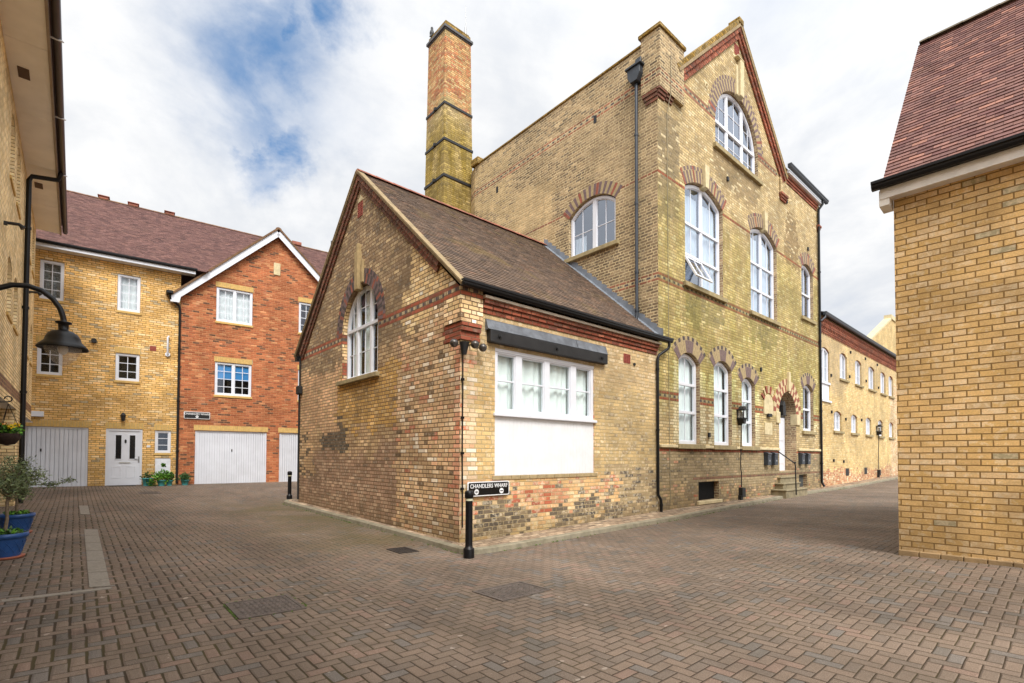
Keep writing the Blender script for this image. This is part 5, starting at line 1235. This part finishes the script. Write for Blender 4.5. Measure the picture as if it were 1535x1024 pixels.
# ------------------------------------------------------------------ covers in the paving
def cover(x0,x1,y0,y1,label,rot=0.,frame=True,nx=9,mat=IRON,name='manhole_cover'):
    cx,cy=(x0+x1)/2,(y0+y1)/2; z=max(gz(a,b) for a in (x0,x1) for b in (y0,y1))
    r=thing(name,label,'manhole cover' if 'man' in name else 'drain',(cx,cy,gz(cx,cy)),rot)
    w,h=(x1-x0)/2,(y1-y0)/2
    # follow the ground slope
    gx=(gz(x1,cy)-gz(x0,cy))/(x1-x0); gy=(gz(cx,y1)-gz(cx,y0))/(y1-y0)
    def Q(a,b,c): return (a,b,c+gx*a+gy*b)
    def pb(k,a0,a1,b0,b1,c0,c1,m=0):
        v=[Q(a,b,c) for c in (c0,c1) for b in (b0,b1) for a in (a0,a1)]; k.add(v,[(0,2,3,1),(4,5,7,6),(0,1,5,4),(2,6,7,3),(0,4,6,2),(1,3,7,5)],m)
    k=MB()
    for a0,a1,b0,b1 in ((-w,w,-h,-h+.03),(-w,w,h-.03,h),(-w,-w+.03,-h+.03,h-.03),(w-.03,w,-h+.03,h-.03)): pb(k,a0,a1,b0,b1,-.04,.012)
    k.build('frame',mat,r)
    k=MB(); pb(k,-w+.03,w-.03,-h+.03,h-.03,-.04,.007); n=int((2*w-.08)/.045); m_=int((2*h-.08)/.045)
    for i in range(n):
        for j in range(m_):
            a=-w+.05+i*.045; b=-h+.05+j*.045
            if (i+j)%2: pb(k,a,a+.032,b,b+.012,.007,.011)
            else: pb(k,a+.01,a+.022,b-.008,b+.022,.007,.011)
    k.build('lid',mat,r)
    return r
cover(1.12,1.7,4.92,5.5,'rusty rectangular inspection cover in the paving with moss round it, nearer the left')
cover(3.36,4.08,3.97,4.5,'recessed inspection cover framed in paving blocks in front of the corner')
k=MB()
for i in range(60):
    e=random.choice((0,1,2,3)); t=random.random()
    if random.random()<.4: e=3; 
    x,y=[(1.12+.58*t,4.9),(1.12+.58*t,5.52),(1.72,4.92+.58*t),(1.1,4.92+.58*t)][e]
    z=gz(x,y); k.add([(x+random.uniform(-.02,.02),y+random.uniform(-.02,.02),z+.003),(x+.02,y+.01,z+.01),(x+.0,y+.03,z+.004)],[(0,1,2)])
for i in range(520):
    a=random.randrange(len(KL)-1); t=random.random(); x=KL[a][0]+(KL[a+1][0]-KL[a][0])*t; y=KL[a][1]+(KL[a+1][1]-KL[a][1])*t
    if x>24 or random.random()<.35*(x>7): continue
    x-=random.uniform(0,.03); y-=random.uniform(0,.03); z=gz(x,y); q=random.uniform(.008,.022)
    k.add([(x-q,y,z+.002),(x+q,y+random.uniform(-q,q),z+.002),(x+random.uniform(-q,q),y+q,z+q*1.1),(x,y-q,z+q*.5)],[(0,1,2),(0,3,2),(1,3,2)])
mo=k.build('moss',MOSS); mo['kind']='stuff'
dr=cover(3.85,4.2,7.05,7.5,'small dark drain grating in the dip beside the gable wall',name='drain_grating',mat=plain('dark_iron',lin(58,52,48),.7,metal=.3,var=.2))
cover(1.55,2.1,19.3,20.0,'flat inspection cover in the paving before the white front door')
# ------------------------------------------------------------------ plants
def leafcloud(centres,n,size,mats,parent,name='foliage',slim=.25,seed=1,spread=(1,1,1)):
    rg=random.Random(seed); k=MB()
    for i in range(n):
        c=rg.choice(centres); r=c[3]*(rg.random()**.5)
        th=rg.uniform(0,2*PI); ph=math.acos(rg.uniform(-1,1))
        p=Vector((c[0]+r*math.sin(ph)*math.cos(th)*spread[0],c[1]+r*math.sin(ph)*math.sin(th)*spread[1],c[2]+r*math.cos(ph)*spread[2]))
        d=Vector((rg.uniform(-1,1),rg.uniform(-1,1),rg.uniform(-.4,1))).normalized(); s=d.orthogonal().normalized(); s.rotate(Matrix.Rotation(rg.uniform(0,6.28),3,d))
        L=size*rg.uniform(.6,1.3); w=L*slim
        k.add([p,p+d*L*.5+s*w,p+d*L,p+d*L*.5-s*w],[(0,1,2,3)],rg.randrange(len(mats)))
    return k.build(name,mats,parent)
def blue_pot(r,R=.225,H=.32):
    k=MB(); k.lathe([(R*.68,.02),(R*.72,.05),(R*.92,H-.08),(R*.93,H-.06),(R*1.02,H-.055),(R*1.04,H-.03),(R*1.02,H),(R*.9,H),(R*.88,H-.06)],(0,0,0),36)
    # lattice relief
    for s in (-1,1):
        for i in range(14):
            pts=[]
            for j in range(6):
                t=j/5; a=2*PI*i/14+s*t*.55; rr=R*(.735+.175*t)+.002; pts.append((rr*math.cos(a),rr*math.sin(a),.07+(H-.17)*t))
            k.tube(pts,.004,4,cap=False)
    k.build('pot',BLUEP,r)
    k=MB(); k.lathe([(.001,.0),(R*.85,.0),(R*.9,.025),(R*.84,.03),(R*.001,.012)],(0,0,0),28); k.build('saucer',SAUCER,r)
    k=MB(); k.lathe([(R*.9,H-.05),(.001,H-.035)],(0,0,0),20); k.build('soil',SOIL,r)
def olive(x,y,label,seed,dx,tilt,reach=False,low=True):
    z=gz(x,y); r=thing('potted_olive_tree',label,'potted tree',(x,y,z),group=None); blue_pot(r)
    rg=random.Random(seed); k=MB(); top=Vector((dx,tilt,.95)); k.tube([(0,0,.28),(dx*.2+.01,tilt*.3,.5),(dx*.5-.01,tilt*.6,.72),top],.018,8,radii=[.022,.018,.016,.014])
    cen=[]
    for i in range(26):
        th=rg.uniform(0,6.28); e=rg.uniform(.15,1.25); L=rg.uniform(.18,.38); d=Vector((math.cos(th)*math.cos(e),math.sin(th)*math.cos(e),math.sin(e)*.9))
        s=Vector((dx*.6,tilt*.6,.72)).lerp(top,rg.random()); m=s+d*L*.5+Vector((0,0,.02)); q=s+d*L
        k.tube([s,m,q],.006,5,radii=[.009,.006,.003]); 
        for t in (.55,.75,.95,1.05): p=s.lerp(q,t); cen.append((p.x,p.y,p.z,.075))
    if reach:
        s=Vector((dx,tilt,.8)); pts=[s,s+Vector((.25,-.12,-.0)),s+Vector((.45,-.2,-.02)),s+Vector((.62,-.28,.06)),s+Vector((.72,-.33,.05))]; k.tube(pts,.005,5,radii=[.008,.006,.005,.004,.002])
        for a,b in zip(pts[:-1],pts[1:]):
            for t in (.2,.5,.8): p=a.lerp(b,t); cen.append((p.x,p.y,p.z,.035))
        cen+= [(pts[2].x,pts[2].y,pts[2].z,.07)]*3
    k.build('stem',BARK,r)
    leafcloud([(a,b,c,d*1.25) for a,b,c,d in cen],2300,.048,[OLIVE,OLIVE2,OLIVE,OLIVE2,OLIVED],r,seed=seed,slim=.15)
    if low: leafcloud([(.09*math.cos(a),.09*math.sin(a),.32,.07) for a in (0,1,2,3,4,5,6)],240,.05,[GREEN,GREEN2],r,name='underplanting',seed=seed+5,slim=.3,spread=(1.4,1.4,.5))
    return r
olive(-.66,9.12,'olive tree in the nearer blue glazed pot, low plants round its stem',11,.05,.1)
olive(-.70,11.5,'olive tree in the blue pot behind, its branch reaching over the garage',23,-.02,-.1,reach=True)
# hanging basket
HB=thing('hanging_basket','dark hanging basket of orange and yellow pansies on the left wall','hanging basket',(-.72,10.0,1.85))
k=MB(); k.lathe([(.001,-.17),(.08,-.15),(.13,-.08),(.155,0),(.145,0),(.001,-.02)],(0,0,0),20); k.build('basket',plain('wicker_dark',lin(52,36,28),.9,var=.3,scale=30,bump=.01),HB)
k=MB()
for a in (0,2.1,4.2): k.tube([(.15*math.cos(a),.15*math.sin(a),0),(0,0,.42)],.004,5)
pts=[(-.34,0,.44),(-.1,0,.44),(.0,0,.45)]+[(.0+.04*math.sin(t),0,.49-.04*math.cos(t)) for t in [0.8*i for i in range(7)]]; k.tube(pts,.008,6); k.tube([(-.33,0,.2),(-.3,0,.34),(-.15,0,.43)],.007,6); k.box(-.34,-.325,-.02,.02,.1,.5); k.build('bracket',BLACK,HB)
leafcloud([(.09*math.cos(a),.09*math.sin(a),.04,.08) for a in range(6)],420,.05,[GREEN,GREEN2],HB,seed=3,slim=.4)
k=MB(); rg=random.Random(4)
for i in range(16):
    a=rg.uniform(0,6.28); rr=rg.uniform(.06,.16); c=Vector((rr*math.cos(a),rr*math.sin(a),.07+rg.uniform(0,.07))); m_=rg.randrange(2)
    for j in range(5):
        t=2*PI*j/5; d=Vector((math.cos(t),math.sin(t)*.6-.3,math.sin(t)*.8)).normalized()*.028; k.add([c,c+d+Vector((.01,0,.01)),c+d*1.4,c+d+Vector((-.01,0,-.012))],[(0,1,2,3)],m_)
k.build('flowers',[ORANGE,YELLOWP],HB)
# teal pots near the front door
def house_pt(u,d): return (1.91+u*ca+d*sa,22.8+u*sa-d*ca)
for (u,d,R,H,nleaf,lh,mats,lab,sd) in ((.14,.3,.17,.28,160,.06,[GREEN2],'teal pot with a little dark plant nearest the white front door',1),
        (.55,.5,.13,.22,900,.3,[GREEN,GREEN,GREEN2],'teal pot overflowing with bright green leaves below the meter box',2),
        (.79,.45,.1,.2,220,.2,[GREEN2,GREEN],'small teal pot with thin stems beside the black downpipe',3),
        (1.28,.35,.13,.2,420,.16,[GREEN2],'teal pot with a bushy dark plant in front of the red brick pier',4)):
    x,y=house_pt(u,d); r=thing('potted_plant',lab,'potted plant',(x,y,gz(x,y)),HA,group='teal pots along the house wall')
    k=MB(); k.lathe([(R*.75,0),(R*.95,H-.04),(R*1.06,H-.04),(R*1.06,H),(R*.9,H),(R*.85,H-.03)],(0,0,0),20); k.build('pot',TEAL,r)
    cc=[(0,0,H+lh*.4,R+lh*.4)]
    if sd==2: cc=[(-.3,0,.12,.16),(-.12,-.08,.35,.2),(.1,-.05,.42,.2),(0,0,.3,.25),(.22,0,.35,.16),(.05,0,.75,.05)]
    leafcloud(cc,nleaf,.07,mats,r,seed=sd+40,slim=.38)
    k=MB()
    for i in range(6): a=random.uniform(0,6.28); k.tube([(0,0,H-.05),(.03*math.cos(a),.03*math.sin(a),H+lh*.6),(.1*math.cos(a),.1*math.sin(a),H+lh)],.004,4)
    k.build('stems',GREEN2,r)
# litter on the paving
k=MB(); rg=random.Random(9)
for i in range(70):
    if i<45: x,y=rg.uniform(3.9,4.58),rg.uniform(7,15)
    else: x,y=rg.uniform(1,8),rg.uniform(2,14)
    if x>4.6 and y>6.1: continue
    z=gz(x,y)+.008; a=rg.uniform(0,6.28); s=rg.uniform(.01,.03)
    k.add([(x+s*math.cos(a),y+s*math.sin(a),z),(x+s*.5*math.cos(a+1.6),y+s*.5*math.sin(a+1.6),z+.006),(x-s*math.cos(a),y-s*math.sin(a),z),(x+s*.5*math.cos(a-1.6),y+s*.5*math.sin(a-1.6),z+.003)],[(0,1,2,3)])
lo_=k.build('fallen_leaves',LEAFD); lo_['kind']='stuff'
# ------------------------------------------------------------------ world
W=bpy.data.worlds.new('World'); sc.world=W; W.use_nodes=True; W.node_tree.nodes.clear(); g=NT(W.node_tree)
SUN_EL=math.radians(50); SUN_AZ=math.radians(248)     # azimuth of the sun direction measured from +x, ccw
out=g.node('ShaderNodeOutputWorld'); bg=g.node('ShaderNodeBackground'); bg.inputs[1].default_value=.1; g.L.new(bg.outputs[0],out.inputs[0])
sky=g.node('ShaderNodeTexSky',sky_type='NISHITA'); sky.sun_disc=False; sky.sun_elevation=SUN_EL; sky.sun_rotation=PI/2-SUN_AZ; sky.air_density=1.; sky.dust_density=1.5
d=g.node('ShaderNodeTexCoord').outputs['Generated']; D=g.xyz(d)
zc=g.m('ADD',g.m('MAXIMUM',D[2],0.),.22)
pv_=g.comb(g.m('DIVIDE',D[0],zc),g.m('DIVIDE',D[1],zc),0.)
n1=g.noise(pv_,1.1,8.,.58,.6)[0]; n2=g.noise(pv_,3.2,7.,.6,.3)[0]
shade_=g.m('ADD',g.m('MULTIPLY',n1,.65),g.m('MULTIPLY',n2,.35))
CL=6.0
def sc3(c,k): return (c[0]*k,c[1]*k,c[2]*k,1)
cloud=g.ramp(shade_,[(.36,sc3((.76,.81,.90),CL)),(.46,sc3((.92,.945,.985),CL)),(.55,sc3((1.12,1.12,1.12),CL))],'LINEAR')
# brighter cloud round the hidden sun
sd=(math.cos(SUN_EL)*math.cos(SUN_AZ),math.cos(SUN_EL)*math.sin(SUN_AZ),math.sin(SUN_EL))
def dotd(v):
    n=g.node('ShaderNodeVectorMath',operation='DOT_PRODUCT'); g.put(n.inputs[0],d); n.inputs[1].default_value=v; return n.outputs['Value']
cloud=g.val(cloud,g.mr(dotd(sd),-.1,1.,1.,2.2,True))
# breaks of blue
wn=g.xyz(g.noise(d,7.,6.,.65)[1]); 
blue=None
for v,r0,r1 in (((.225,.785,.575),.035,.08),((.25,.83,.50),.04,.085),((.222,.86,.465),.02,.07),((.225,.74,.62),.0,.07),((.275,.71,.645),.02,.085),((.2,.78,.58),.0,.24)):
    dd=g.node('ShaderNodeVectorMath',operation='DISTANCE')
    wv=g.comb(g.m('ADD',D[0],g.m('MULTIPLY',g.m('SUBTRACT',wn[0],.5),.16)),g.m('ADD',D[1],g.m('MULTIPLY',g.m('SUBTRACT',wn[1],.5),.16)),g.m('ADD',D[2],g.m('MULTIPLY',g.m('SUBTRACT',wn[2],.5),.16)))
    g.put(dd.inputs[0],wv); l=math.sqrt(sum(c*c for c in v)); dd.inputs[1].default_value=tuple(c/l for c in v)
    mk=g.mr(dd.outputs['Value'],r0*.5,r1,1.,0.); blue=mk if blue is None else g.m('MAXIMUM',blue,mk)
skyc=g.mix(.7,g.val(sky.outputs[0],1.2),(.5,1.75,3.9,1))
col=g.mix(g.m('MULTIPLY',g.m('POWER',blue,1.3),g.mr(n2,.36,.6,1.,.5)),cloud,skyc)
g.put(bg.inputs[0],col)
su=bpy.data.lights.new('sun','SUN'); su.energy=2.3; su.angle=math.radians(24); su.color=(1.,.97,.93)
so=bpy.data.objects.new('sun',su); COL.objects.link(so); so.rotation_euler=Vector((-sd[0],-sd[1],-sd[2])).to_track_quat('-Z','Y').to_euler()
# ------------------------------------------------------------------ camera
f=747.5; pitch=math.radians(1.4); roll=.003
cam=bpy.data.cameras.new('camera'); cam.sensor_width=36; cam.lens=f/1535*36; cam.shift_y=(665.73-512)/1535; cam.clip_start=.05; cam.clip_end=2000
co=bpy.data.objects.new('camera',cam); COL.objects.link(co); sc.camera=co
a=math.atan2(747.5,852.5)    # angle of camera right axis to world x
Rt=Vector((math.cos(a),-math.sin(a),0)); Fw=Vector((math.sin(a),math.cos(a),0)); Up=Vector((0,0,1))
F2=Fw*math.cos(pitch)+Up*math.sin(pitch); U2=-Fw*math.sin(pitch)+Up*math.cos(pitch)
# image content rolls clockwise by `roll`
R3=Rt*math.cos(roll)+U2*math.sin(roll); U3=-Rt*math.sin(roll)+U2*math.cos(roll)
Mx=Matrix((R3,U3,-F2)).transposed().to_4x4(); Mx.translation=Vector((0,0,CAM_H)); co.matrix_world=Mx
vs=sc.view_settings; vs.view_transform='Standard'; vs.look='None'; vs.exposure=.62; vs.gamma=1
sc.render.resolution_x=1024; sc.render.resolution_y=683
